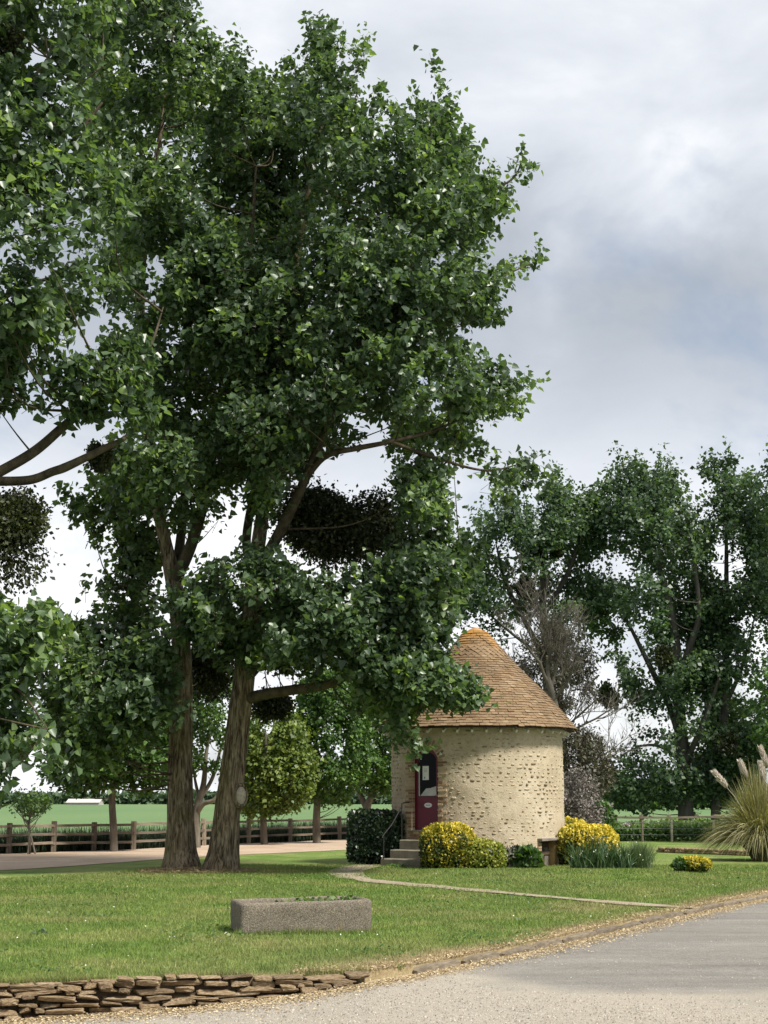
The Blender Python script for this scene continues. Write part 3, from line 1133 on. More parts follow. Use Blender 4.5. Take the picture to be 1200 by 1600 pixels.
def individual_leaves(r, crown, P, tip, nrm, sz, tone, mat, count=300):
    """the leaves that show largest, as objects of their own; returns mask of the rest"""
    u, v = proj(P)
    X, Yv, Z = leaf_frames(tip, nrm)
    view = unit(P - np.array([0, 0, CAMZ]))
    size_px = sz / P[:, 1] * np.abs(np.sum(Z * view, -1)) ** 0.5
    inside = (u > 5) & (u < 1195) & (v > 5) & (v < 1590)
    # nearest leaf of each 9 px cell, so that they are in view
    cell = (np.floor(u / 9).astype(int) * 4000 + np.floor(v / 9).astype(int))
    order = np.lexsort((P[:, 1], cell))
    first = np.zeros(len(P), bool)
    co = cell[order]
    first[order[np.concatenate([[True], co[1:] != co[:-1]])]] = True
    score = np.where(inside & first, size_px, -1)
    idx = np.argsort(-score)[:count]
    idx = idx[score[idx] > 0]
    for i in idx:
        q = min(int(tone[i] * 6), 5)
        key = (mat.name, q)
        if key not in LEAF_ME:
            LEAF_ME[key] = mesh_data('leaf', LEAF_V, LEAF_F, mat, attrs={'rnd': np.full(len(LEAF_V), (q + 0.5) / 6)})
        m = Matrix((Vector(X[i]), Vector(Yv[i]), Vector(Z[i]))).transposed().to_4x4() @ Matrix.Diagonal((sz[i], sz[i], sz[i], 1))
        m.translation = Vector(P[i])
        put('leaf', LEAF_ME[key], crown, m)
    keep = np.ones(len(P), bool)
    keep[idx] = False
    return keep


def make_tree(name, label, cat, base, stems, crowns, mat, barkm, limbm, seed, size, nl=13, L=0.6, leaf='heart', group=None,
              indiv=0, droop=0.5, skel_extra=(), twigr=0.006, trunk_seg=14, bark=0.0, boughs=40, spread=0.16, axis=None):
    """stems: list of (path, radii); the first is the trunk.  crowns: list of anchor arrays"""
    r = np.random.default_rng(seed)
    root = empty(name, tuple(base))
    tag(root, label, cat, group)
    for k, (pth, rad) in enumerate(stems):
        V, Q = tube(pth, rad, trunk_seg if k == 0 else 10, bark if k == 0 else bark * 0.4)
        mesh_np('trunk' if k == 0 else 'limb', V, Q, barkm if k == 0 else limbm, root, smooth=True)
    skel = np.vstack([p for p, _ in stems] + list(skel_extra))
    A = np.vstack(crowns)
    ax = axis if axis is not None else A.mean(0) - np.array([0, 0, 1.0])
    # outward = away from the vertical axis of the crown
    axp = np.stack([np.full(len(A), ax[0]), np.full(len(A), ax[1]), A[:, 2] - 1.2], -1)
    (P, tip, nrm, sz, tone), (tb, te) = sprays(r, A, axp, nl, L, size, droop, spread=spread)
    tg = A[r.choice(len(A), min(boughs, len(A)), replace=False)]
    parts = branch_to(r, skel, tg)
    if parts:
        V, Q = join(parts)
        mesh_np('boughs', V, Q, limbm, root, smooth=True, kind='stuff')
    if twigr:
        V, Q = prisms(tb, te, np.full(len(tb), twigr), np.full(len(tb), twigr * 0.4))
        mesh_np('twigs', V, Q, M['twig'], root, kind='stuff')
    tv, tf = {'heart': (LEAF_V, LEAF_F), 'quad': (QUAD_V, QUAD_F), 'narrow': (NARROW_V, QUAD_F)}[leaf]
    V, Fc = leaf_mesh(P, tip, nrm, sz, tv, tf)
    k = len(tv)
    if not indiv:
        mesh_np('crown', V, Fc, mat, root, attrs={'rnd': np.repeat(tone, k)}, kind='stuff')
    else:
        crown_o = mesh_np('crown', np.zeros((3, 3)), np.array([[0, 1, 2]]), mat, root, kind='stuff')
        keep = individual_leaves(r, crown_o, P, tip, nrm, sz, tone, mat, indiv)
        V, Fc = leaf_mesh(P[keep], tip[keep], nrm[keep], sz[keep], tv, tf)
        full = mesh_np('crown_full', V, Fc, mat, None, attrs={'rnd': np.repeat(tone[keep], k)})
        old = crown_o.data
        crown_o.data = full.data
        bpy.data.objects.remove(full)
        bpy.data.meshes.remove(old)
        crown_o.data.name = 'crown'
    return root


# ------------------------------------------------------------------ the near poplars
def build_near_poplars():
    YA, YB, YC = 37.9, 37.2, 30.0
    # --- poplar with the upright trunk
    r = np.random.default_rng(21)
    m = mpp(YA, 1200)
    trunkA = px_path([(282, 1362, 0), (282, 1350, 0), (281, 1325, 0), (282, 1280, 0), (281, 1200, 0.05), (284, 1100, 0.1), (284, 1020, 0.1), (278, 950, 0.1), (268, 890, 0.1), (258, 845, 0), (246, 790, -0.1), (236, 710, -0.1), (228, 620, 0), (220, 500, 0.2), (228, 350, 0.3), (255, 180, 0.3), (275, 10, 0.3)], YA)
    rA = np.interp(np.linspace(0, 1, len(trunkA)), np.linspace(0, 1, 17), np.array([37, 34, 28, 24, 22, 19.5, 17.5, 16, 14, 11.5, 10.5, 10, 9, 7.5, 6, 4, 1.5]) * m * 0.87)
    # roots flare out of round
    limbsA = [
        (px_path([(274, 905, 0.05), (296, 858, -0.2), (314, 800, -0.4), (330, 720, -0.5), (352, 620, -0.7), (375, 500, -0.9), (392, 380, -1), (400, 260, -1)], YA), np.array([11, 9.5, 9, 8, 7, 5, 3.5, 1.5]) * m),
        (px_path([(274, 895, 0.15), (281, 850, 0.7), (288, 780, 1.3), (290, 690, 1.8), (300, 560, 2.2), (310, 420, 2.5)], YA), np.array([9, 8, 7, 6, 4.5, 2]) * m),
        (px_path([(240, 745, -0.1), (262, 700, 0.9), (250, 600, 1.7), (215, 480, 2.3), (180, 340, 2.6), (165, 200, 2.6)], YA), np.array([7, 6.5, 6, 5, 3.5, 1.5]) * m),
        (px_path([(281, 1090, 0.1), (240, 1070, -0.7), (195, 1065, -1.5), (150, 1075, -2.1)], YA), np.array([6, 5, 3.5, 1.5]) * m),
        (px_path([(280, 960, 0.1), (240, 930, 0.5), (200, 915, 0.9), (165, 925, 1.1)], YA), np.array([4, 3.4, 2.4, 1]) * m),
    ]
    A1 = [(262, -90), (300, -10), (312, 40), (345, 75), (372, 85), (400, 125), (440, 160), (480, 300), (470, 500), (440, 660), (410, 735), (365, 770), (335, 815), (300, 832), (262, 815), (222, 838), (168, 812), (160, 730), (215, 640), (175, 600), (190, 520), (160, 450), (130, 300), (110, 100), (180, -90)]
    hA = [(240, 425, 24, 42), (265, 525, 28, 20), (352, 800, 26, 44), (235, 470, 18, 28), (150, 590, 30, 20), (215, 690, 22, 20)]
    c1 = crown_points(r, A1, 3350, YA, 3.6, 120, hA, 1.4, 0.49, 0.6, 34, 60)
    A2 = [(108, 800), (140, 770), (180, 785), (230, 800), (245, 850), (240, 900), (225, 940), (255, 985), (200, 1000), (150, 965), (128, 920), (180, 895), (150, 850)]
    c2 = crown_points(r, A2, 190, YA + 0.6, 1.0, 70, [], 0.8, 0.47, 0.7, 4, 16)
    A3 = [(25, 970), (70, 960), (110, 985), (150, 985), (215, 990), (262, 1010), (268, 1090), (262, 1130), (215, 1150), (160, 1175), (110, 1190), (85, 1130), (60, 1060), (30, 1040)]
    c3 = crown_points(r, A3, 720, YA - 1.5, 1.3, 80, [(95, 1045, 22, 26), (200, 1010, 20, 8)], 0.9, 0.44, 0.7, 4, 22)
    baseA = gp(282, 1357)
    ta = make_tree('poplar_tree', 'tall poplar with the straight upright trunk of the twin pair on the lawn', 'tree', baseA, [(trunkA, rA)] + limbsA, [c1, c2, c3], M['poplar'], M['bark'], M['limb'], 22, 0.138, 19, 0.60,
              group='twin poplars on the lawn', indiv=300, trunk_seg=72, bark=0.10, boughs=150)

    # --- poplar with the leaning trunk
    r = np.random.default_rng(31)
    m = mpp(YB, 1200)
    trunkB = px_path([(345, 1362, 0), (346, 1350, 0), (349, 1325, 0), (354, 1280, 0), (364, 1200, 0), (374, 1120, 0), (383, 1050, 0), (391, 980, 0), (398, 900, 0), (408, 820, 0.1), (420, 730, 0.2), (432, 620, 0.3), (450, 480, 0.3), (478, 320, 0.3), (508, 180, 0.2), (528, 70, 0.2)], YB)
    rB = np.interp(np.linspace(0, 1, len(trunkB)), np.linspace(0, 1, 16), np.array([35, 32, 27, 23.5, 21.5, 20, 18.5, 17, 15, 12, 11, 9.5, 7.5, 5.5, 3.5, 1.5]) * m * 0.88)
    limbsB = [
        (px_path([(396, 905, 0), (424, 855, -0.5), (448, 810, -0.9), (474, 755, -1.2), (497, 700, -1.4), (540, 600, -1.5), (590, 470, -1.5), (640, 330, -1.3), (680, 190, -1.2)], YB), np.array([10, 9, 8.5, 7.5, 6.5, 5.5, 4.5, 3, 1.2]) * m),
        (px_path([(478, 745, -1.2), (510, 712, -1.6), (560, 700, -1.9), (610, 690, -1.9), (680, 672, -1.4), (750, 640, -0.9), (800, 615, -0.6)], YB), np.array([5.5, 5, 4.3, 3.6, 2.6, 1.6, 0.6]) * m),
        (px_path([(381, 1094, 0), (410, 1085, -0.3), (450, 1079, -0.6), (510, 1070, -0.9), (560, 1050, -1.3), (620, 1050, -1.7), (680, 1075, -2.0), (725, 1090, -2.0)], YB), np.array([10, 8.5, 8, 7, 5.5, 4, 2.5, 1]) * m),
        (px_path([(398, 900, 0), (385, 850, 0.8), (395, 780, 1.5), (420, 690, 2.0), (450, 560, 2.4), (500, 420, 2.6), (560, 260, 2.6)], YB), np.array([8, 7.5, 7, 6, 5, 3.5, 1.5]) * m),
        (px_path([(388, 1000, 0), (430, 960, 0.9), (500, 930, 1.6), (580, 920, 1.9), (660, 910, 2.0), (720, 880, 2)], YB), np.array([8, 7, 6, 4.5, 3, 1]) * m),
        (px_path([(590, 470, -1.5), (660, 400, -1.0), (730, 320, -0.6), (800, 280, -0.4), (818, 240, -0.4)], YB), np.array([4, 3.4, 2.6, 1.8, 0.8]) * m),
        (px_path([(540, 600, -1.5), (630, 540, -0.6), (720, 470, 0.0), (790, 430, 0.2), (830, 412, 0.2)], YB), np.array([4.4, 3.6, 2.6, 1.6, 0.8]) * m),
        (px_path([(610, 690, -1.9), (680, 715, -1.5), (760, 735, -1.1), (830, 720, -0.9)], YB), np.array([3.2, 2.6, 1.8, 0.8]) * m),
        (px_path([(388, 985, 0), (360, 955, -0.9), (335, 935, -1.6), (310, 925, -2.0)], YB), np.array([6, 5, 3.6, 1.4]) * m),
        (px_path([(391, 960, 0), (430, 945, -0.6), (500, 970, -1.0), (590, 1000, -1.2), (655, 1030, -1.2)], YB), np.array([5, 4, 3, 1.8, 0.6]) * m),
    ]
    B1 = [(462, 125), (476, 90), (490, 55), (530, 45), (568, 62), (574, 90), (590, 135), (625, 150), (640, 170), (668, 160), (688, 128), (708, 150), (714, 215), (735, 235), (738, 285), (770, 285), (795, 262), (806, 232), (830, 236), (824, 285), (812, 335), (778, 345), (760, 385), (790, 412), (834, 408), (815, 448), (785, 455), (765, 470), (772, 505), (735, 510), (735, 535), (770, 545), (772, 580), (812, 590), (820, 640), (790, 665), (752, 640), (735, 690), (790, 722), (838, 712), (832, 745), (790, 770), (800, 800), (770, 800), (745, 760), (722, 765), (700, 725), (660, 715), (610, 722), (588, 690), (548, 700), (515, 705), (485, 745), (455, 800), (425, 830), (398, 800), (380, 745), (335, 720), (308, 560), (300, 400), (330, 250), (370, 140), (425, 128)]
    hB = [(575, 665, 38, 22), (570, 722, 24, 24), (660, 600, 24, 18), (675, 645, 20, 16), (740, 722, 20, 14), (545, 655, 20, 20), (700, 560, 20, 14), (750, 600, 18, 12), (620, 715, 30, 14), (425, 340, 16, 14), (345, 690, 20, 24)]
    c1 = crown_points(r, B1, 3900, YB, 3.8, 120, hB, 1.4, 0.49, 0.6, 34, 110)
    B2 = [(610, 735), (650, 725), (690, 745), (694, 800), (700, 845), (725, 855), (738, 900), (712, 955), (688, 990), (692, 1030), (680, 1055), (728, 1082), (722, 1100), (680, 1100), (655, 1118), (655, 1150), (650, 1172), (636, 1165), (618, 1135), (585, 1120), (560, 1085), (500, 1058), (440, 1062), (405, 1055), (350, 1035), (300, 1000), (285, 945), (300, 905), (350, 870), (420, 860), (452, 880), (480, 905), (540, 910), (600, 880), (630, 845), (615, 790)]
    hB2 = [(640, 1095, 16, 12), (600, 1065, 12, 14), (590, 1020, 10, 8), (625, 1010, 9, 12)]
    c2 = crown_points(r, B2, 1950, YB - 1.0, 2.2, 90, hB2, 1.1, 0.485, 0.6, 28, 70)
    B3 = [(585, 1050), (650, 1030), (700, 1045), (748, 1080), (742, 1108), (695, 1110), (660, 1125), (664, 1185), (642, 1186), (612, 1145), (585, 1105)]
    c3 = crown_points(r, B3, 210, YB - 1.6, 0.8, 50, [(690, 1075, 14, 10)], 0.7, 0.44, 0.6, 12, 12)
    baseB = gp(346, 1357)
    tb = make_tree('poplar_tree', 'tall poplar with the leaning trunk and pale cut scar of the twin pair', 'tree', baseB, [(trunkB, rB)] + limbsB, [c1, c2, c3], M['poplar'], M['bark'], M['limb'], 32, 0.138, 19, 0.60,
              group='twin poplars on the lawn', indiv=300, trunk_seg=72, bark=0.10, boughs=220)
    # scar of a sawn branch
    c = at(376.0, 1243, YB - 0.24)
    th = np.linspace(0, 2 * math.pi, 28, endpoint=False)
    nrm = unit(np.array([0.42, -0.9, 0.06]))
    sx = unit(np.cross(np.array([0, 0, 1.0]), nrm))
    sz_ = np.cross(nrm, sx)
    V, Fs = [], []
    prof = [(0.0, 0.050), (0.80, 0.048), (0.84, 0.030), (0.94, 0.072), (1.12, 0.05), (1.35, -0.10)]
    for k, (rr, h) in enumerate(prof):
        for t in th:
            V.append(c + sx * math.cos(t) * rr * 0.150 + sz_ * math.sin(t) * rr * 0.245 + nrm * h)
    for k in range(len(prof) - 1):
        for j in range(28):
            Fs.append([k * 28 + j, k * 28 + (j + 1) % 28, (k + 1) * 28 + (j + 1) % 28, (k + 1) * 28 + j])
    core = mesh_np('pruning_scar', V[:28 * 3], [f for f in Fs if max(f) < 28 * 3], M['cutwood'], tb, smooth=True)
    mesh_np('bark_collar', V[28 * 2:], [[i - 56 for i in f] for f in Fs if min(f) >= 56], M['bark'], core, smooth=True)
    core['label'] = 'pale oval scar of a sawn branch'

    # --- poplar whose trunk stands outside the picture
    r = np.random.default_rng(41)
    m = mpp(YC, 1000)
    trunkC = px_path([(-180, 1397, 0), (-178, 1300, 0), (-174, 1150, 0), (-170, 980, 0), (-165, 830, 0), (-160, 700, 0), (-150, 500, 0), (-140, 300, 0), (-120, 50, 0)], YC)
    rC = np.array([44, 32, 27, 24, 21, 18, 14, 9, 3]) * m
    limbsC = [
        (px_path([(-165, 850, 0), (-90, 790, 0.2), (-20, 748, 0.3), (50, 708, 0.4), (100, 666, 0.5), (150, 624, 0.6), (200, 585, 0.8), (235, 540, 1.2), (255, 480, 1.5)], YC), np.array([11, 9.5, 9.2, 8.6, 7.8, 6.8, 5.2, 3, 1]) * m),
        (px_path([(-20, 752, 0.3), (45, 750, 0.2), (82, 737, 0.1), (100, 731, 0.05), (130, 717, 0.0), (170, 697, 0.2), (195, 684, 0.6), (225, 655, 1.2)], YC), np.array([8, 7.5, 7.2, 7.5, 6.6, 5.6, 4, 1.2]) * m),
        (px_path([(-150, 500, 0), (-70, 420, -0.5), (10, 330, -0.8), (90, 250, -0.9), (160, 160, -0.9)], YC), np.array([11, 9, 7, 5, 2]) * m),
        (px_path([(-160, 640, 0), (-70, 540, 0.7), (0, 470, 1.2), (60, 440, 1.4), (130, 425, 1.4)], YC), np.array([9, 7, 5, 3.5, 1.5]) * m),
        (px_path([(-172, 1040, 0), (-110, 1020, -0.8), (-40, 1035, -1.5), (30, 1080, -2.0), (75, 1140, -2.2)], YC), np.array([6, 4.6, 3.4, 2.2, 0.8]) * m),
        (px_path([(-145, 400, 0), (-60, 260, 0.5), (10, 180, 0.7), (75, 90, 0.8)], YC), np.array([9, 7, 5, 2]) * m),
        (px_path([(10, 180, 0.7), (60, 150, 0.2), (110, 140, -0.2), (160, 105, -0.3)], YC), np.array([3, 2.4, 2.0, 1.0]) * m),
    ]
    C1 = [(-330, -160), (150, -120), (185, -20), (180, 80), (150, 180), (165, 260), (195, 330), (190, 400), (205, 450), (160, 500), (120, 545), (60, 545), (20, 600), (-60, 620), (-330, 600)]
    c1 = crown_points(r, C1, 2100, YC, 2.6, 160, [(5, 165, 18, 16), (10, 440, 18, 14), (150, 210, 20, 14), (105, 210, 20, 12), (40, 565, 22, 14)], 1.2, 0.45, 0.6)
    C2 = [(-40, 570), (60, 555), (130, 545), (225, 530), (230, 590), (235, 670), (190, 690), (160, 650), (120, 660), (70, 660), (20, 640), (-40, 690)]
    c2 = crown_points(r, C2, 170, YC + 0.1, 0.9, 60, [(45, 610, 34, 26), (150, 690, 40, 30)], 0.6, 0.48, 0.7)
    C3 = [(-120, 955), (40, 950), (80, 955), (100, 985), (70, 1040), (40, 1060), (50, 1110), (85, 1150), (92, 1205), (60, 1215), (30, 1190), (-10, 1240), (-120, 1260)]
    c3 = crown_points(r, C3, 300, YC - 1.6, 1.0, 80, [(20, 1225, 40, 14)], 0.8, 0.42, 0.7)
    C4 = [(-200, 580), (-60, 600), (-60, 780), (-120, 960), (-300, 960), (-300, 600)]
    c4 = crown_points(r, C4, 260, YC + 0.5, 2.0, 90, [], 1.2, 0.42, 0.7)
    make_tree('poplar_tree', 'nearer poplar with its trunk out of sight, limbs reaching in over the drive', 'tree', gp(-180, 1390), [(trunkC, rC)] + limbsC, [c1, c2, c3, c4], M['poplar'], M['bark'], M['limb'], 42, 0.158, 17, 0.60,
              indiv=300, trunk_seg=40, bark=0.08, boughs=110)


build_near_poplars()


# ------------------------------------------------------------------ mistletoe
def ball(u, v, Y, ru, rv, depth, label, seed, n=2600, size=0.075, clear=None):
    r = np.random.default_rng(seed)
    c = at(u, v, Y)
    m = mpp(Y, v)
    root = empty('mistletoe', tuple(c))
    tag(root, label, 'mistletoe', 'mistletoe clumps hanging in the poplars')
    n = int(n * 1.7)
    # several lobes make an uneven ball
    nlob = 7
    lobe = unit(r.normal(0, 1, (nlob, 3))) * r.uniform(0.25, 0.55, (nlob, 1))
    lr = r.uniform(0.42, 0.62, nlob)
    w = r.integers(0, nlob, n)
    d = unit(r.normal(0, 1, (n, 3)))
    Q0 = lobe[w] + d * ((r.random(n) ** 0.42 + (r.random(n) > 0.86) * 0.45 * r.random(n)) * lr[w] * (0.75 + 0.5 * fbm(d + seed, 0.5, 2)))[:, None]
    P = c + Q0 * np.array([ru * m, depth, rv * m])
    d = unit(Q0)
    # stems from the middle
    k = min(260, n // 8)
    s = r.choice(n, k, replace=False)
    V, Q = prisms(np.repeat(c[None], k, 0) + r.normal(0, 0.06, (k, 3)), P[s], np.full(k, 0.008), np.full(k, 0.004))
    mesh_np('stems', V, Q, M['twig'], root, kind='stuff')
    tip = d * 0.7 + r.normal(0, 0.6, (n, 3)) + np.array([0, 0, -0.3])
    V, Fc = leaf_mesh(P, tip, r.normal(0, 1, (n, 3)), 1.25 * size * r.uniform(0.6, 1.4, n), NARROW_V * np.array([1.7, 1, 1]), QUAD_F)
    mesh_np('foliage', V, Fc, M['mistletoe'], root, attrs={'rnd': np.repeat(np.clip(r.normal(0.4, 0.25, n) + 0.9 * (fbm(P, 0.35, 2) - 0.5), 0, 1), 4)}, kind='stuff')
    return root


def build_mistletoe():
    ball(518, 815, 38.6, 112, 100, 1.5, 'largest dark mistletoe clump, between the leaning poplar and its lower foliage', 51, 9000, 0.085)
    ball(590, 825, 39.2, 62, 62, 1.0, 'dark mistletoe clump beside the largest one, above the lower foliage', 59, 3600)
    ball(15, 835, 30.2, 95, 84, 1.0, 'mistletoe clump hanging against the open sky below the two bare limbs', 52, 5200, 0.07)
    ball(212, 872, 39.3, 40, 55, 0.8, 'mistletoe clump just beside the fork of the upright poplar', 53, 2600)
    ball(330, 1055, 39.6, 62, 52, 0.9, 'mistletoe clump low down between the twin poplar trunks', 54, 4600)
    ball(425, 1105, 39.4, 42, 38, 0.7, 'mistletoe clump under the low branch of the leaning poplar', 55, 2200)
    ball(155, 715, 30.6, 28, 24, 0.35, 'small mistletoe clump on the lower bare limb against the sky', 56, 1100, 0.06)
    ball(40, 1015, 29.6, 58, 50, 0.6, 'brownish mistletoe clump under the sky gap, above the sapling', 57, 2600, 0.06)
    ball(10, 60, 29.9, 38, 40, 0.5, 'mistletoe clump at the very top corner of the nearer poplar', 58, 1500, 0.06)
    ball(60, 195, 30.5, 38, 40, 0.5, 'mistletoe clump in the upper foliage of the nearer poplar', 60, 1500, 0.06)
    ball(385, 450, 36.5, 30, 26, 0.5, 'small mistletoe clump high in the middle of the foliage', 61, 1000, 0.06)
    for k, (u, v, ru, rv, lab) in enumerate(((842, 868, 19, 17, 'round mistletoe clump high in the poplar behind the tower'), (822, 918, 17, 20, 'round mistletoe clump just above the bare grey tree'), (870, 862, 11, 10, 'small mistletoe clump high in the poplar behind the tower'), (952, 1085, 20, 24, 'mistletoe clump in the thin foliage beside the dead tree'), (1040, 1030, 20, 24, 'mistletoe clump in the large far poplar, beside its trunk'), (1140, 1160, 22, 20, 'mistletoe clump above the pampas plumes'))):
        ball(u, v, 88, ru, rv, ru * mpp(88, v), lab, 70 + k, 900, 0.16)


build_mistletoe()


# ------------------------------------------------------------------ round tower
TY = 42.3
TX = float(at(746, 1250, TY)[0])
TR = 134 * mpp(TY, 1250)
PH0 = math.atan2(-TX, TY)
PHI_D = math.asin(-80 / 134) + PH0          # door
PHI_H = math.asin(108 / 134) + PH0          # hatch
EAVE = float(at(746, 1136, TY - TR)[2])
Z_SILL = float(at(665, 1298, TY - TR * 0.8)[2])
Z_TOP = float(at(665, 1166, TY - TR * 0.8)[2])


def polar(phi, rad, z):
    return np.array([TX + rad * math.sin(phi), TY - rad * math.cos(phi), z])


def radial(phi):
    return np.array([math.sin(phi), -math.cos(phi), 0.0]), np.array([math.cos(phi), math.sin(phi), 0.0])


def arch_outline(w, z0, z1, rise, n=14):
    """(x, z) outline of an opening with a segmental arch"""
    pts = [(-w / 2, z0), (w / 2, z0)]
    c = (w * w / 4 + rise * rise) / (2 * rise)
    zc = z1 - c
    a0 = math.asin((w / 2) / c)
    for k in range(n + 1):
        a = a0 - 2 * a0 * k / n
        pts.append((c * math.sin(a), zc + c * math.cos(a)))
    return pts


def prism_obj(name, outline, phi, r0, r1, mat=None, parent=None):
    o_, t_ = radial(phi)
    n = len(outline)
    V = []
    for rr in (r0, r1):
        for x, z in outline:
            V.append(np.array([TX, TY, 0]) + o_ * rr + t_ * x + np.array([0, 0, z]))
    Fs = [list(range(n))[::-1], list(range(n, 2 * n))]
    for k in range(n):
        j = (k + 1) % n
        Fs.append([k, j, n + j, n + k])
    return mesh_np(name, V, Fs, mat, parent)


DOOR_W = 0.86
HATCH_W, HATCH_TOP = 0.74, float(at(853, 1313, TY - TR * 0.55)[2])


def build_tower():
    root = empty('round_tower', (TX, TY, 0))
    tag(root, 'round cream stone tower with conical tiled roof and burgundy door', 'tower')
    # wall: hollow drum
    nz, nt_ = 46, 180
    zs = np.linspace(-0.4, EAVE + 0.12, nz)
    th = np.linspace(0, 2 * math.pi, nt_, endpoint=False)
    V = []
    for rad, sgn in ((TR, 1), (TR - 0.42, -1)):
        for z in zs:
            P = np.stack([TX + rad * np.sin(th), TY - rad * np.cos(th), np.full(nt_, z)], -1)
            if sgn > 0:
                bul = 0.05 * (fbm(P, 0.9, 2) - 0.5) + 0.028 * (vnoise(P, 0.28) - 0.5)
                flare = 0.05 * np.exp(-max(z, 0) / 0.35)
                k = (1 + (bul + flare) / rad)[:, None]
                P[:, :2] = np.array([TX, TY]) + (P[:, :2] - np.array([TX, TY])) * k
            V.append(P)
    V = np.vstack(V)
    Q = []
    for s in (0, 1):
        for i in range(nz - 1):
            for j in range(nt_):
                a = s * nz * nt_ + i * nt_ + j
                b = s * nz * nt_ + i * nt_ + (j + 1) % nt_
                q = [a, b, b + nt_, a + nt_]
                Q.append(q if s == 0 else q[::-1])
    for j in range(nt_):
        a, b = j, (j + 1) % nt_
        o2 = nz * nt_
        Q.append([a, o2 + a, o2 + b, b])
        a += (nz - 1) * nt_
        b += (nz - 1) * nt_
        Q.append([a, b, o2 + b, o2 + a])
    wall = mesh_np('wall', V, np.array(Q), M['render'], None)
    # openings
    cut1 = prism_obj('cut', arch_outline(DOOR_W, Z_SILL, Z_TOP, 0.30), PHI_D, TR - 0.8, TR + 0.5)
    cut2 = prism_obj('cut', [(-HATCH_W / 2, -0.6), (HATCH_W / 2, -0.6), (HATCH_W / 2, HATCH_TOP), (-HATCH_W / 2, HATCH_TOP)], PHI_H, TR - 0.8, TR + 0.5)
    for c in (cut1, cut2):
        md = wall.modifiers.new('cut', 'BOOLEAN')
        md.operation = 'DIFFERENCE'
        md.object = c
        md.solver = 'EXACT'
    dg = bpy.context.evaluated_depsgraph_get()
    me = bpy.data.meshes.new_from_object(wall.evaluated_get(dg))
    wall.modifiers.clear()
    wall.data = me
    for c in (cut1, cut2):
        bpy.data.objects.remove(c)
    wall.parent = root
    wall.location = -root.location

    # rubble stones showing through the lime wash
    r = np.random.default_rng(61)
    variants = [rock_mesh('wall_stone', M['rubble'], 80 + s, 3, 0.13) for s in range(7)]

    def free(phi, z, hw=0.0):
        dx = (phi - PHI_D) * TR
        if abs(dx) < DOOR_W / 2 + 0.22 + hw and z < Z_TOP + 0.28:
            return False
        dx = (phi - PHI_H) * TR
        if abs(dx) < HATCH_W / 2 + 0.16 + hw and z < HATCH_TOP + 0.14:
            return False
        return True
    z = 0.12
    big, small = [], []
    while z < EAVE - 0.10:
        h = r.uniform(0.062, 0.10)
        phi = PH0 - 1.62
        while phi < PH0 + 1.62:
            w = r.uniform(0.08, 0.22)
            pc = phi + w / 2 / TR
            show = fbm(np.array([[pc * TR, z, 3.0]]), 0.8, 2)[0]
            if free(pc, z, w / 2) and r.random() < 0.5 + 0.8 * show:
                (big if r.random() < 0.30 else small).append((pc, z + r.normal(0, 0.012), w * r.uniform(0.55, 0.95), h * r.uniform(0.45, 0.85)))
            phi += (w + r.uniform(0.02, 0.10)) / TR
        z += h + r.uniform(0.012, 0.03)
    big.sort(key=lambda s: -s[2] * s[3] * max(math.cos(s[0] - PH0), 0.05))
    small += big[300:]
    for pc, z, w, h in big[:300]:
        o_, t_ = radial(pc)
        m = frame(polar(pc, TR - 0.030 + r.uniform(-0.012, 0.008), z), t_ + np.array([0, 0, r.normal(0, 0.10)]), (0, 0, 1), (w, 0.085, h * 0.8))
        put('wall_stone', variants[r.integers(7)], root, m)
    VV, FF, RR = [], [], []
    o = 0
    tmpl = []
    for me_ in variants[:4]:
        co = np.zeros(len(me_.vertices) * 3)
        me_.vertices.foreach_get('co', co)
        tmpl.append((co.reshape(-1, 3), np.array([list(p.vertices) for p in me_.polygons])))
    for pc, z, w, h in small:
        o_, t_ = radial(pc)
        co, fc = tmpl[r.integers(4)]
        s = r.uniform(0.5, 0.9)
        V2 = polar(pc, TR - 0.026 + r.uniform(-0.010, 0.006), z) + co[:, :1] * t_ * w * s + co[:, 1:2] * -o_ * 0.075 + co[:, 2:] * np.array([0, 0, 1]) * h * s * 0.9
        VV.append(V2)
        FF.append(fc + o)
        o += len(V2)
        RR.append(np.full(len(V2), r.random()))
    mesh_np('small_wall_stones', np.vstack(VV), np.vstack(FF), M['rubble_small'], root, smooth=True, attrs={'rnd': np.concatenate(RR)}, kind='stuff')

    # brick jambs and arch round the door
    bv = [box_data('brick', 1, 1, 1, M['brick'], 0.03) for _ in range(1)]
    o_, t_ = radial(PHI_D)

    def on_wall(x, z, proud):
        phi = PHI_D + x / TR
        oo, tt = radial(phi)
        return polar(phi, TR + proud, z), tt

    z, k = Z_SILL + 0.03, 0
    while z < Z_TOP - 0.30:
        for s in (-1, 1):
            L = (0.25 if (k % 2) == 0 else 0.13) + r.normal(0, 0.012)
            if r.random() < 0.93:
                p, tt = on_wall(s * (DOOR_W / 2 + L / 2 + 0.006), z, -0.04 + r.normal(0, 0.006))
                put('brick', bv[0], root, frame(p, tt + np.array([0, 0, r.normal(0, 0.02)]), (0, 0, 1), (L, 0.13, 0.052)))
        z += 0.071
        k += 1
    rise, w = 0.30, DOOR_W
    c = (w * w / 4 + rise * rise) / (2 * rise)
    zc = Z_TOP - c
    a0 = math.asin((w / 2) / c)
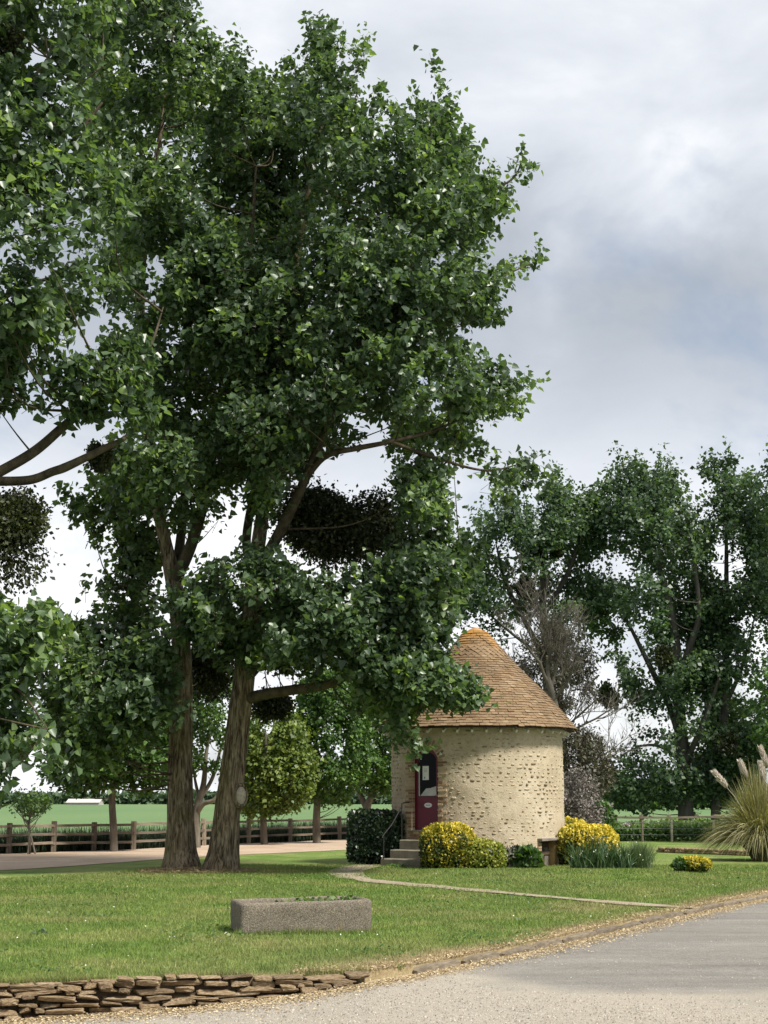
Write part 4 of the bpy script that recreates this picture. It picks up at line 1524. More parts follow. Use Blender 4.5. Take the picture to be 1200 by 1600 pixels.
    for k in range(15):
        a = a0 * 1.02 - 2 * a0 * 1.02 * k / 14
        rr = c + 0.125
        p, tt = on_wall(rr * math.sin(a), zc + rr * math.cos(a), -0.04 + r.normal(0, 0.006))
        ax = tt * math.sin(a) + np.array([0, 0, math.cos(a)])
        oo = radial(PHI_D)[0]
        zax = np.cross(ax, oo)
        put('brick', bv[0], root, frame(p, ax, zax, (0.21 + r.normal(0, 0.015), 0.13, 0.052)))
    # brick plinth under the sill
    for row in range(3):
        for k in range(5):
            L = 0.22
            x = (k - 2) * 0.232 + (0.1 if row % 2 else 0)
            p, tt = on_wall(x, Z_SILL - 0.055 - row * 0.072, -0.02 + r.normal(0, 0.004))
            put('brick', bv[0], root, frame(p, tt, (0, 0, 1), (L, 0.11, 0.056)))

    # door set back in the opening
    rd = TR - 0.16
    door = prism_obj('door', arch_outline(DOOR_W - 0.01, Z_SILL + 0.01, Z_TOP - 0.01, 0.295), PHI_D, rd - 0.05, rd, M['burgundy'], root)
    H = Z_TOP - Z_SILL
    gz0, gz1 = Z_SILL + 0.405 * H, Z_SILL + 0.93 * H
    gw = DOOR_W - 0.26
    pane = prism_obj('pane', arch_outline(gw, gz0, gz1, 0.2), PHI_D, rd + 0.001, rd + 0.006, M['glass'], door)

    def bar(x0, x1, z0, z1, d0, d1, mt, nm):
        return prism_obj(nm, [(x0, z0), (x1, z0), (x1, z1), (x0, z1)], PHI_D, rd + d0, rd + d1, mt, door)
    bar(-gw / 2 - 0.03, -gw / 2, gz0 - 0.03, gz1 - 0.2, 0.002, 0.022, M['burgundy'], 'glazing_bead')
    bar(gw / 2, gw / 2 + 0.03, gz0 - 0.03, gz1 - 0.2, 0.002, 0.022, M['burgundy'], 'glazing_bead')
    bar(-gw / 2, gw / 2, gz0 - 0.03, gz0, 0.002, 0.022, M['burgundy'], 'glazing_bead')
    bar(-gw / 2 + 0.005, -gw / 2 + 0.045, gz0 + 0.005, gz1 - 0.35, 0.0065, 0.0085, M['pane_white'], 'white_edge_strip')
    # notice with its print, and a flat white shape, laid on the glass
    bar(-gw / 2 + 0.14, -gw / 2 + 0.345, gz0 + 0.42, gz0 + 0.78, 0.0065, 0.009, M['paper'], 'paper_notice')
    for k in range(3):
        bar(-gw / 2 + 0.18, -gw / 2 + 0.30, gz0 + 0.70 - k * 0.035, gz0 + 0.707 - k * 0.035, 0.0092, 0.0098, M['ink'], 'notice_print')
    bar(-gw / 2 + 0.19, -gw / 2 + 0.225, gz0 + 0.455, gz0 + 0.50, 0.0092, 0.0098, M['ink'], 'notice_print')
    cl = [(-gw / 2 + 0.06, gz0 + 0.012), (gw / 2 - 0.004, gz0 + 0.012), (gw / 2 - 0.004, gz0 + 0.26), (gw / 2 - 0.10, gz0 + 0.235), (gw / 2 - 0.2, gz0 + 0.21), (-gw / 2 + 0.25, gz0 + 0.20), (-gw / 2 + 0.17, gz0 + 0.12)]
    prism_obj('white_patch', cl, PHI_D, rd + 0.0065, rd + 0.0085, M['pane_white'], door)
    pl = [(0.02 + 0.125 * math.cos(a), Z_SILL + 0.30 * H + 0.062 * math.sin(a)) for a in np.linspace(0, 2 * math.pi, 28, endpoint=False)]
    plaque = prism_obj('oval_plaque', pl, PHI_D, rd + 0.001, rd + 0.016, M['paper'], door)
    for x0, x1 in ((-0.05, -0.015), (-0.005, 0.03), (0.04, 0.085)):
        bar(x0, x1, Z_SILL + 0.30 * H - 0.008, Z_SILL + 0.30 * H + 0.008, 0.0165, 0.0175, M['ink'], 'plaque_lettering')
    kp = np.array([TX, TY, 0]) + o_ * (rd + 0.05) + t_ * (DOOR_W / 2 - 0.09) + np.array([0, 0, Z_SILL + 0.42 * H])
    V, Q = tube(np.array([kp - o_ * 0.05, kp, kp + o_ * 0.005, kp + o_ * 0.03, kp + o_ * 0.045]), [0.012, 0.012, 0.028, 0.03, 0.005], 12)
    mesh_np('handle', V, Q, M['brass'], door, smooth=True)
    mesh_np('sill', *slab(PHI_D, -DOOR_W / 2 - 0.08, DOOR_W / 2 + 0.08, TR - 0.25, TR + 0.09, Z_SILL - 0.022, Z_SILL + 0.012), M['stepstone'], root)

    # small hatch at ground level
    rh = TR - 0.16
    hatch = prism_obj('hatch', [(-HATCH_W / 2 + 0.02, -0.3), (HATCH_W / 2 - 0.16, -0.3), (HATCH_W / 2 - 0.16, HATCH_TOP - 0.02), (-HATCH_W / 2 + 0.02, HATCH_TOP - 0.02)], PHI_H, rh - 0.06, rh - 0.03, M['undereave'], root)
    x = -HATCH_W / 2 + 0.025
    while x < HATCH_W / 2 - 0.2:
        wv = r.uniform(0.12, 0.15)
        x1 = min(x + wv, HATCH_W / 2 - 0.165)
        prism_obj('board', [(x, -0.28), (x1 - 0.008, -0.28), (x1 - 0.008, HATCH_TOP - 0.19), (x, HATCH_TOP - 0.17)], PHI_H, rh - 0.028, rh - 0.004 + r.uniform(-0.006, 0.006), M['hatchwood'], hatch)
        x = x1
    prism_obj('batten', [(-HATCH_W / 2 + 0.03, HATCH_TOP - 0.36), (HATCH_W / 2 - 0.17, HATCH_TOP - 0.36), (HATCH_W / 2 - 0.17, HATCH_TOP - 0.28), (-HATCH_W / 2 + 0.03, HATCH_TOP - 0.28)], PHI_H, rh - 0.003, rh + 0.025, M['undereave'], hatch)
    prism_obj('hatch_jamb', [(HATCH_W / 2 - 0.155, -0.3), (HATCH_W / 2 + 0.0, -0.3), (HATCH_W / 2 + 0.0, HATCH_TOP), (HATCH_W / 2 - 0.155, HATCH_TOP)], PHI_H, rh - 0.05, TR - 0.02, M['hatchjamb'], root)
    oh, th_ = radial(PHI_H)
    lint = box_data('lintel', HATCH_W + 0.26, 0.30, 0.075, M['lintelwood'], 0.012)
    put('lintel', lint, root, frame(polar(PHI_H, TR - 0.05, HATCH_TOP + 0.03), th_ + np.array([0, 0, 0.012])))
    for s in (-1, 1):
        zz = 0.05
        while zz < HATCH_TOP - 0.05:
            L = r.uniform(0.10, 0.17)
            phi = PHI_H + s * (HATCH_W / 2 + L / 2 + 0.008) / TR
            oo, tt = radial(phi)
            put('brick', bv[0], root, frame(polar(phi, TR - 0.03, zz), tt, (0, 0, 1), (L, 0.12, 0.055)))
            zz += 0.073

    # roof
    ap = float(at(740, 982, TY)[2])
    prof_px = [(0, 0), (9, 2), (18, 7), (31, 24), (51, 47), (71, 69), (95, 92), (118, 116), (138, 139), (153, 155.5)]
    mm = mpp(TY, 1080)
    pr = np.array([p[0] for p in prof_px]) * mm
    pz = ap - np.array([p[1] for p in prof_px]) * mm * 1.0
    pz[-1] = EAVE + 0.02
    fine_r = np.linspace(0, pr[-1], 200)
    fine_z = np.interp(fine_r, pr, pz)
    ks = np.ones(9) / 9
    pad = np.concatenate([np.full(4, fine_z[0]), fine_z, fine_z[-1] - (fine_z[-5] - fine_z[-1]) * np.arange(1, 5) / 4])
    fine_z = np.convolve(pad, ks, 'valid')
    s = np.concatenate([[0], np.cumsum(np.hypot(np.diff(fine_r), np.diff(fine_z)))])
    TOT = s[-1]
    # under-roof shell
    seg = 96
    th = np.linspace(0, 2 * math.pi, seg, endpoint=False)
    V = []
    idxs = list(range(6, 200, 8)) + [199]
    for i in idxs:
        rr, zz = max(fine_r[i] - 0.03, 0.02), fine_z[i] - 0.045
        V.append(np.stack([TX + rr * np.sin(th), TY - rr * np.cos(th), np.full(seg, zz)], -1))
    n = len(idxs)
    i, j = np.meshgrid(np.arange(n - 1), np.arange(seg), indexing='ij')
    a = i * seg + j
    b = i * seg + (j + 1) % seg
    roof = mesh_np('roof', np.vstack(V), np.stack([a, b, b + seg, a + seg], -1).reshape(-1, 4), M['undereave'], root)
    # tiles
    exp_ = 0.092
    rows = int((TOT - 0.30) / exp_)
    VV, FF, RR, o = [], [], [], 0
    tile_me = {}
    singles = []
    for row in range(rows):
        sb = TOT + 0.02 - row * exp_             # lower edge of the course along the slope
        st = sb - 0.19
        rb, zb = np.interp(sb, s, fine_r), np.interp(sb, s, fine_z)
        if sb > TOT:
            rb += (sb - TOT) * 0.7
            zb -= (sb - TOT) * 0.6
        rt, zt = np.interp(max(st, 0.05), s, fine_r), np.interp(max(st, 0.05), s, fine_z)
        cnt = max(int(2 * math.pi * rb / 0.168), 9)
        scale_rows = 6.0 < (sb / TOT * 24) < 7.9
        for k in range(cnt):
            phi = 2 * math.pi * (k + 0.5 * (row % 2) + r.normal(0, 0.03)) / cnt
            oo, tt = radial(phi)
            wb = 2 * math.pi * rb / cnt * 0.49
            wt = wb * max(rt / max(rb, 0.01), 0.55)
            lift = 0.046 + r.normal(0, 0.005)
            dn = unit(oo * (rb - rt) + np.array([0, 0, zb - zt]))
            nn = np.cross(tt, dn)
            nn = nn if nn[2] > 0 else -nn
            C = np.array([TX, TY, 0])
            Pb = C + oo * rb + np.array([0, 0, zb]) + nn * lift + dn * r.normal(0, 0.007)
            Pt = C + oo * rt + np.array([0, 0, zt]) + nn * 0.010
            thick = nn * 0.024
            if scale_rows:
                low = [Pb - tt * wb - dn * 0.05, Pb + dn * 0.035, Pb + tt * wb - dn * 0.05]
            else:
                low = [Pb - tt * wb, Pb + dn * 0.004, Pb + tt * wb]
            ring = [Pt - tt * wt] + low + [Pt + tt * wt]
            V2 = np.array(ring + [p - thick for p in ring])
            fc = [[0, 1, 2, 3, 4], [1, 0, 5, 6], [2, 1, 6, 7], [3, 2, 7, 8], [4, 3, 8, 9]]
            tone = float(np.clip(r.normal(0.45, 0.15), 0, 1))
            facing = math.cos(phi - PH0)
            singles.append((facing * wb, V2, tone, row))
    front = sorted(range(len(singles)), key=lambda q: -(singles[q][0] if singles[q][3] < 14 else -1))[:300]
    fs = set(front)
    quads, pent = [], []
    fall = []
    for q, (fw, V2, tone, row) in enumerate(singles):
        if q in fs:
            c = V2.mean(0)
            me_ = mesh_data('tile', V2 - c, fc, M['tile'], attrs={'rnd': np.full(10, tone)})
            m4 = Matrix.Translation(Vector(c))
            put('tile', me_, roof, m4)
        else:
            VV.append(V2)
            fall += [[i_ + o for i_ in f] for f in fc]
            RR.append(np.full(10, tone))
            o += 10
    mesh_np('upper_tiles', np.vstack(VV), fall, M['tile'], roof, attrs={'rnd': np.concatenate(RR)}, kind='stuff')
    # mortar cap
    V, Q = tube(np.array([[TX, TY, ap - 0.22], [TX, TY, ap - 0.10], [TX, TY, ap - 0.03], [TX, TY, ap + 0.015], [TX, TY, ap + 0.03]]), [0.30, 0.25, 0.17, 0.08, 0.01], 24)
    V = V + (vnoise(V, 0.12)[:, None] - 0.5) * 0.05
    mesh_np('mortar_cap', V, Q, M['lichen'], roof, smooth=True)
    # rafter ends
    rf = box_data('rafter_end', 0.055, 0.30, 0.075, M['whitepaint'], 0.006)
    nr = 40
    for k in range(nr):
        phi = 2 * math.pi * (k + 0.3 + r.normal(0, 0.08)) / nr
        oo, tt = radial(phi)
        put('rafter_end', rf, roof, frame(polar(phi, TR + 0.07, EAVE - 0.045), tt, (oo[0] * 0.5, oo[1] * 0.5, 1)))
    return root


def slab(phi, x0, x1, r0, r1, z0, z1):
    o_, t_ = radial(phi)
    C = np.array([TX, TY, 0.0])
    V = [C + o_ * rr + t_ * x + np.array([0, 0, z]) for z in (z0, z1) for rr, x in ((r0, x0), (r0, x1), (r1, x1), (r1, x0))]
    return V, [[0, 1, 2, 3], [7, 6, 5, 4], [0, 4, 5, 1], [1, 5, 6, 2], [2, 6, 7, 3], [3, 7, 4, 0]]


build_tower()


def build_steps():
    o_, t_ = radial(PHI_D)
    C = np.array([TX, TY, 0.0])
    root = empty('stone_steps', tuple(C + o_ * (TR + 0.6)))
    tag(root, 'flight of worn concrete steps up to the burgundy tower door', 'steps')
    tops = [Z_SILL - 0.23, Z_SILL - 0.47, Z_SILL - 0.68]
    r0 = TR - 0.02
    for k, zt in enumerate(tops):
        r1 = TR + 0.34 + 0.32 * k
        w = 0.56 + 0.05 * k
        z0 = -0.1
        me = box_data('step', 2 * w, r1 - r0 - 0.004 * k, zt - z0, M['stepstone'], 0.022)
        put('step', me, root, frame(C + o_ * (r0 + r1) / 2 + t_ * 0.0 + np.array([0, 0, (zt + z0) / 2 - 0.004 * k]), t_))
    # iron handrail beside the door
    rail = empty('handrail', tuple(C + o_ * (TR + 0.3) - t_ * 0.6))
    tag(rail, 'thin black iron handrail beside the burgundy door', 'handrail')
    b0 = C + o_ * (TR + 0.30) - t_ * 0.50
    top = [b0 + np.array([0, 0, Z_SILL - 0.25]), b0 + np.array([0, 0, Z_SILL + 0.25]), b0 + np.array([0, 0, Z_SILL + 0.62]), b0 - o_ * 0.05 + np.array([0, 0, Z_SILL + 0.70]), b0 - o_ * 0.30 + np.array([0, 0, Z_SILL + 0.72])]
    V, Q = tube(catmull(top, 5), 0.016, 8)
    mesh_np('post', V, Q, M['iron'], rail, smooth=True)
    lo = C + o_ * (TR + 0.98) - t_ * 0.54
    pth = [b0 + np.array([0, 0, Z_SILL + 0.62]), (b0 + lo) / 2 + np.array([0, 0, Z_SILL + 0.20]), lo + np.array([0, 0, Z_SILL - 0.10]), lo + o_ * 0.06 + np.array([0, 0, Z_SILL - 0.18])]
    V, Q = tube(catmull(pth, 5), 0.015, 8)
    mesh_np('rail', V, Q, M['iron'], rail, smooth=True)
    V, Q = tube(np.array([lo + np.array([0, 0, Z_SILL - 0.70]), lo + np.array([0, 0, Z_SILL - 0.10])]), 0.015, 8)
    mesh_np('post', V, Q, M['iron'], rail, smooth=True)


build_steps()


# ------------------------------------------------------------------ trough
def build_trough():
    p0, p1 = gp(372, 1461), gp(585, 1458)
    nearY = (p0[1] + p1[1]) / 2
    W = p1[0] - p0[0]
    c = np.array([(p0[0] + p1[0]) / 2, nearY, 0])
    root = empty('stone_trough', (c[0], c[1] + 0.3, 0))
    tag(root, 'long rough stone trough standing on the mown lawn', 'trough')
    H = float(at(470, 1408.5, nearY)[2])
    D, t = 0.92, 0.085
    ang = math.atan2(p1[1] - p0[1], W) + 0.07

    def ring(w, d, z, rc, n=6):
        out = []
        for cx, cy, a0 in ((w / 2 - rc, d / 2 - rc, 0), (-w / 2 + rc, d / 2 - rc, 90), (-w / 2 + rc, -d / 2 + rc, 180), (w / 2 - rc, -d / 2 + rc, 270)):
            for k in range(n + 1):
                a = R(a0 + 90 * k / n)
                out.append((cx + rc * math.cos(a), cy + rc * math.sin(a), z))
        # extra points on the long sides
        res = []
        m = len(out)
        for i in range(m):
            a, b = np.array(out[i]), np.array(out[(i + 1) % m])
            res.append(a)
            L = np.linalg.norm(b - a)
            q = int(round(L / 0.09)) if L > 0.12 else 1
            for s in range(1, q):
                res.append(a + (b - a) * s / q)
        return res
    rows = []
    base_n = None
    spec = [(W, D, -0.08, .07), (W, D, 0.06, .07), (W, D, H * 0.3, .07), (W, D, H * 0.5, .07), (W, D, H * 0.72, .07), (W, D, H - 0.035, .07), (W - 0.02, D - 0.02, H - 0.010, .065), (W - 0.06, D - 0.06, H, .055),
            (W - 2 * t + 0.05, D - 2 * t + 0.05, H, .05), (W - 2 * t, D - 2 * t, H - 0.03, .05), (W - 2 * t - 0.03, D - 2 * t - 0.03, H - 0.2, .05)]
    ref = ring(W, D, 0, .07)
    n = len(ref)
    refA = np.array(ref)
    ca, sa = math.cos(ang), math.sin(ang)
    V = []
    for (w, d, z, rc) in spec:
        q = refA.copy()
        q[:, 0] *= w / W
        q[:, 1] *= d / D
        q[:, 2] = z
        V.append(q)
    V = np.vstack(V)
    nz = fbm(V, 0.16, 3) - 0.5
    dirn = unit(V * np.array([0.3, 1, 0.5]))
    V = V + dirn * nz[:, None] * 0.055
    V[:, 2] += 0.012 * np.sin(V[:, 0] * 1.7)
    X = c[0] + V[:, 0] * ca - (V[:, 1] + D / 2) * sa
    Y = c[1] + V[:, 0] * sa + (V[:, 1] + D / 2) * ca
    Vw = np.stack([X, Y, V[:, 2]], -1)
    k = len(spec)
    i, j = np.meshgrid(np.arange(k - 1), np.arange(n), indexing='ij')
    a = i * n + j
    b = i * n + (j + 1) % n
    Q = np.stack([a, b, b + n, a + n], -1).reshape(-1, 4)
    mesh_np('basin', Vw, Q, M['trough'], root, smooth=True)
    last = Vw[-n:].copy()
    last[:, 2] += 0.11
    cc = last.mean(0)
    pts = np.vstack([last, cc[None]])
    mesh_np('soil', pts, [[i_, (i_ + 1) % n, n] for i_ in range(n)], M['earth'], root)
    r = np.random.default_rng(8)
    m = 260
    lx = np.concatenate([r.normal(0.12, 0.16, m // 2), r.normal(0.58, 0.12, m // 2)])
    ly = r.uniform(0.14, D - 0.14, m)
    P = np.stack([c[0] + lx * ca - ly * sa, c[1] + lx * sa + ly * ca, H - 0.09 + 0.10 * r.random(m)], -1)
    V, Fc = leaf_mesh(P, r.normal(0, 1, (m, 3)) + np.array([0, 0, 0.3]), r.normal(0, .5, (m, 3)) + np.array([0, 0, 1]), 0.055 * r.uniform(0.6, 1.4, m))
    wd = mesh_np('weeds', V, Fc, M['herb'], None, attrs={'rnd': np.repeat(r.random(m), 6)})
    tag(wd, 'small green weeds growing inside the stone trough', 'weeds', kind='stuff')


build_trough()


# ------------------------------------------------------------------ shrubs
def superell(r, n, c, h, p=2.5, shell=0.25):
    """points near the surface of a rounded box; c centre, h half sizes"""
    d = unit(r.normal(0, 1, (n, 3)))
    k = (np.abs(d) ** p).sum(1) ** (-1 / p)
    S = d * k[:, None]
    s = 1 - shell * r.random(n) ** 1.6
    wob = 1 + 0.10 * (fbm(S * 2.0 + c[0], 0.6, 2) - 0.5) * 2
    nrm = unit(np.sign(d) * np.abs(S) ** (p - 1) / np.array(h))
    return np.array(c) + S * np.array(h) * (s * wob)[:, None], nrm, s


def shrub(name, label, cat, blobs, mat, n, size, seed, p=2.5, core=M['hedge'], tone_top=0.0, leaf='quad', tone0=0.45, fluff=0.55, tone_right=0.0, group=None, shell=0.25):
    """blobs: (centre, half sizes)"""
    r = np.random.default_rng(seed)
    c0 = np.array(blobs[0][0])
    root = empty(name, (c0[0], c0[1], max(0.0, c0[2] - blobs[0][1][2])))
    tag(root, label, cat, group)
    tot = sum(h[0] * h[2] + h[1] * h[2] + h[0] * h[1] for _, h in blobs)
    Ps, Ns, Ss, Ts = [], [], [], []
    cores = []
    for c, h in blobs:
        k = int(n * (h[0] * h[2] + h[1] * h[2] + h[0] * h[1]) / tot)
        P, N_, s = superell(r, k, c, h, p, shell)
        Ps.append(P)
        Ns.append(N_)
        rel = (P - np.array(c)) / np.array(h)
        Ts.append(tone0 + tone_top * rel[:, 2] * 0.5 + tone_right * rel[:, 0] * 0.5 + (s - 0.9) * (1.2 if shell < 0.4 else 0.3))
        # solid dark core filling the inside of the leaf shell
        g1, g2 = 14, 22
        V = []
        for i in range(g1 + 1):
            a = -math.pi / 2 + math.pi * i / g1
            for j in range(g2):
                t = 2 * math.pi * j / g2
                d = np.array([math.cos(a) * math.cos(t), math.cos(a) * math.sin(t), math.sin(a)])
                kk = (np.abs(d) ** p).sum() ** (-1 / p)
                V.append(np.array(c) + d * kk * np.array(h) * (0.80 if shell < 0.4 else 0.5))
        i, j = np.meshgrid(np.arange(g1), np.arange(g2), indexing='ij')
        a = i * g2 + j
        b = i * g2 + (j + 1) % g2
        cores.append((np.array(V), np.stack([a, b, b + g2, a + g2], -1).reshape(-1, 4)))
    V, Q = join(cores)
    V = V + (vnoise(V, 0.2)[:, None] - 0.5) * 0.08
    mesh_np('dark_core', V, Q, core, root, smooth=True, attrs={'rnd': np.full(len(V), 0.05)})
    P, N_ = np.vstack(Ps), np.vstack(Ns)
    ok = P[:, 2] > -0.05
    P, N_, T = P[ok], N_[ok], np.concatenate(Ts)[ok]
    m = len(P)
    tip = N_ * 0.5 + np.array([0, 0, 0.45]) + r.normal(0, fluff, (m, 3))
    nrm = N_ * 0.6 + np.array([0, 0, 0.3]) + r.normal(0, 0.6, (m, 3))
    cl = 0.5 * (fbm(P, 0.22, 2) - 0.5) * 2.4
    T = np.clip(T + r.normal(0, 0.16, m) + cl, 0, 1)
    tv = {'quad': QUAD_V, 'narrow': NARROW_V}[leaf]
    V, Fc = leaf_mesh(P, tip, nrm, size * r.uniform(0.6, 1.5, m), tv, QUAD_F)
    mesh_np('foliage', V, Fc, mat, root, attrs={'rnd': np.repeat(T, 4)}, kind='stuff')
    return root


def blob_px(u0, u1, v0, v1, Y, depth):
    """a blob filling the picture box u0..u1, v0..v1 at distance Y"""
    a, b = at(u0, v1, Y), at(u1, v0, Y)
    return ((a[0] + b[0]) / 2, Y, (a[2] + b[2]) / 2), ((b[0] - a[0]) / 2, depth, (b[2] - a[2]) / 2)


def build_shrubs():
    S = shrub
    S('hedge', 'dark green clipped hedge beside the tower steps', 'hedge', [blob_px(545, 635, 1269, 1346, 41.7, 0.75)], M['hedge'], 10000, 0.075, 101, p=9, tone_top=0.35, tone0=0.35)
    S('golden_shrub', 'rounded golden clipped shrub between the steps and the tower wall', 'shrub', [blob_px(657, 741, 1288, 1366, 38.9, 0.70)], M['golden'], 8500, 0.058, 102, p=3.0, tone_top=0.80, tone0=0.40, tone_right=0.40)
    S('lime_shrub', 'low yellow-green shrub at the foot of the tower beside the golden one', 'shrub', [blob_px(716, 790, 1312, 1366, 38.7, 0.5)], M['limegreen'], 4200, 0.06, 103, p=2.3, tone_top=0.4, tone0=0.45)
    S('grey_shrub', 'loose greyish flowering shrub against the tower wall', 'shrub', [blob_px(783, 822, 1322, 1364, 39.2, 0.35)], M['greyshrub'], 1300, 0.06, 104, p=2.0, tone0=0.45, fluff=0.9)
    S('leafy_plant', 'low plant with broad green leaves beside the tower hatch', 'plant', [blob_px(806, 842, 1328, 1364, 39.0, 0.32)], M['herb'], 420, 0.16, 105, p=2.0, tone0=0.35, fluff=0.8)
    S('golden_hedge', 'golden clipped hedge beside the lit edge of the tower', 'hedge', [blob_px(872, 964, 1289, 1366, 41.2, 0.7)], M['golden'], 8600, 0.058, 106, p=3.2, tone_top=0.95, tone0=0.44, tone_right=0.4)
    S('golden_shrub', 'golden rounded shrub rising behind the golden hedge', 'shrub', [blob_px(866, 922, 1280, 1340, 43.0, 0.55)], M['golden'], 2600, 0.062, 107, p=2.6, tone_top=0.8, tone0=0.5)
    S('golden_shrub', 'small low golden shrub alone on the lawn', 'shrub', [blob_px(1060, 1110, 1340, 1362, 37.0, 0.3)], M['golden'], 1700, 0.05, 108, p=2.4, tone_top=0.7, tone0=0.62)
    S('leafy_plant', 'dark green leaves beside the small low golden shrub', 'plant', [blob_px(1053, 1074, 1343, 1362, 36.9, 0.2)], M['herb'], 260, 0.09, 109, p=2.0, tone0=0.2, fluff=0.8)
    rb = np.random.default_rng(110)
    A = crown_points(rb, [(872, 1305), (874, 1235), (886, 1212), (902, 1203), (918, 1210), (928, 1222), (940, 1228), (934, 1250), (946, 1270), (940, 1300)], 330, 50.0, 0.8, 30, [], 0.5, 0.44, 0.6)
    x0 = float(at(905, 1300, 50.0)[0])
    make_tree('blossom_shrub', 'shrub with faded pinkish white blossom behind the golden hedge', 'shrub', (x0, 50.0, 0), [(np.array([[x0, 50, -0.05], [x0 + 0.03, 50, 0.5], [x0 - 0.05, 50, 1.2], [x0, 50, 1.9]]), np.array([0.05, 0.045, 0.03, 0.012]))], [A], M['blossom'], M['youngbark'], M['youngbark'], 110, 0.085, 14, 0.3, 'quad', twigr=0.004, boughs=30, spread=0.3)
    S('green_shrub', 'loose green shrub beside the blossom shrub', 'shrub', [blob_px(918, 958, 1252, 1312, 51.0, 0.7)], M['linden'], 1500, 0.10, 111, p=2.0, tone0=0.25, fluff=0.9)
    S('blossom_shrub', 'small white flowering shrub by the far fence', 'shrub', [blob_px(968, 992, 1288, 1308, 66, 0.5)], M['blossom'], 420, 0.12, 112, p=2.0, tone0=0.8, fluff=0.9)


build_shrubs()


def blades(r, n, base, L, w, lean, curve, seg=4, up=1.0):
    """arching strap leaves; base (n,3), lean (n,3) horizontal direction and amount"""
    t = np.linspace(0, 1, seg + 1)
    hor = lean[:, None, :] * (t[None, :, None] * (1 - curve) + curve * t[None, :, None] ** 2)
    ln = np.linalg.norm(lean, axis=1)
    z = (t[None] * up - 0.5 * (np.clip(ln, 0, 1.3)[:, None] ** 1.3) * t[None] ** 2.6)
    P = base[:, None, :] + L[:, None, None] * (hor + z[..., None] * np.array([0, 0, 1.0]))
    an = r.uniform(0, 2 * math.pi, n)
    side = np.stack([np.cos(an), np.sin(an), 0 * an], -1)
    ww = w[:, None] * np.array([0.75, 1.0, 0.85, 0.6, 0.08] if seg == 4 else np.linspace(1, 0.1, seg + 1))[None]
    A = P - side[:, None, :] * ww[..., None] / 2
    B = P + side[:, None, :] * ww[..., None] / 2
    V = np.stack([A, B], 2).reshape(n, -1, 3)
    k = np.arange(seg)
    f = np.stack([2 * k, 2 * k + 1, 2 * k + 3, 2 * k + 2], -1)
    Fc = (np.arange(n) * 2 * (seg + 1))[:, None, None] + f[None]
    return V.reshape(-1, 3), Fc.reshape(-1, 4), 2 * (seg + 1)


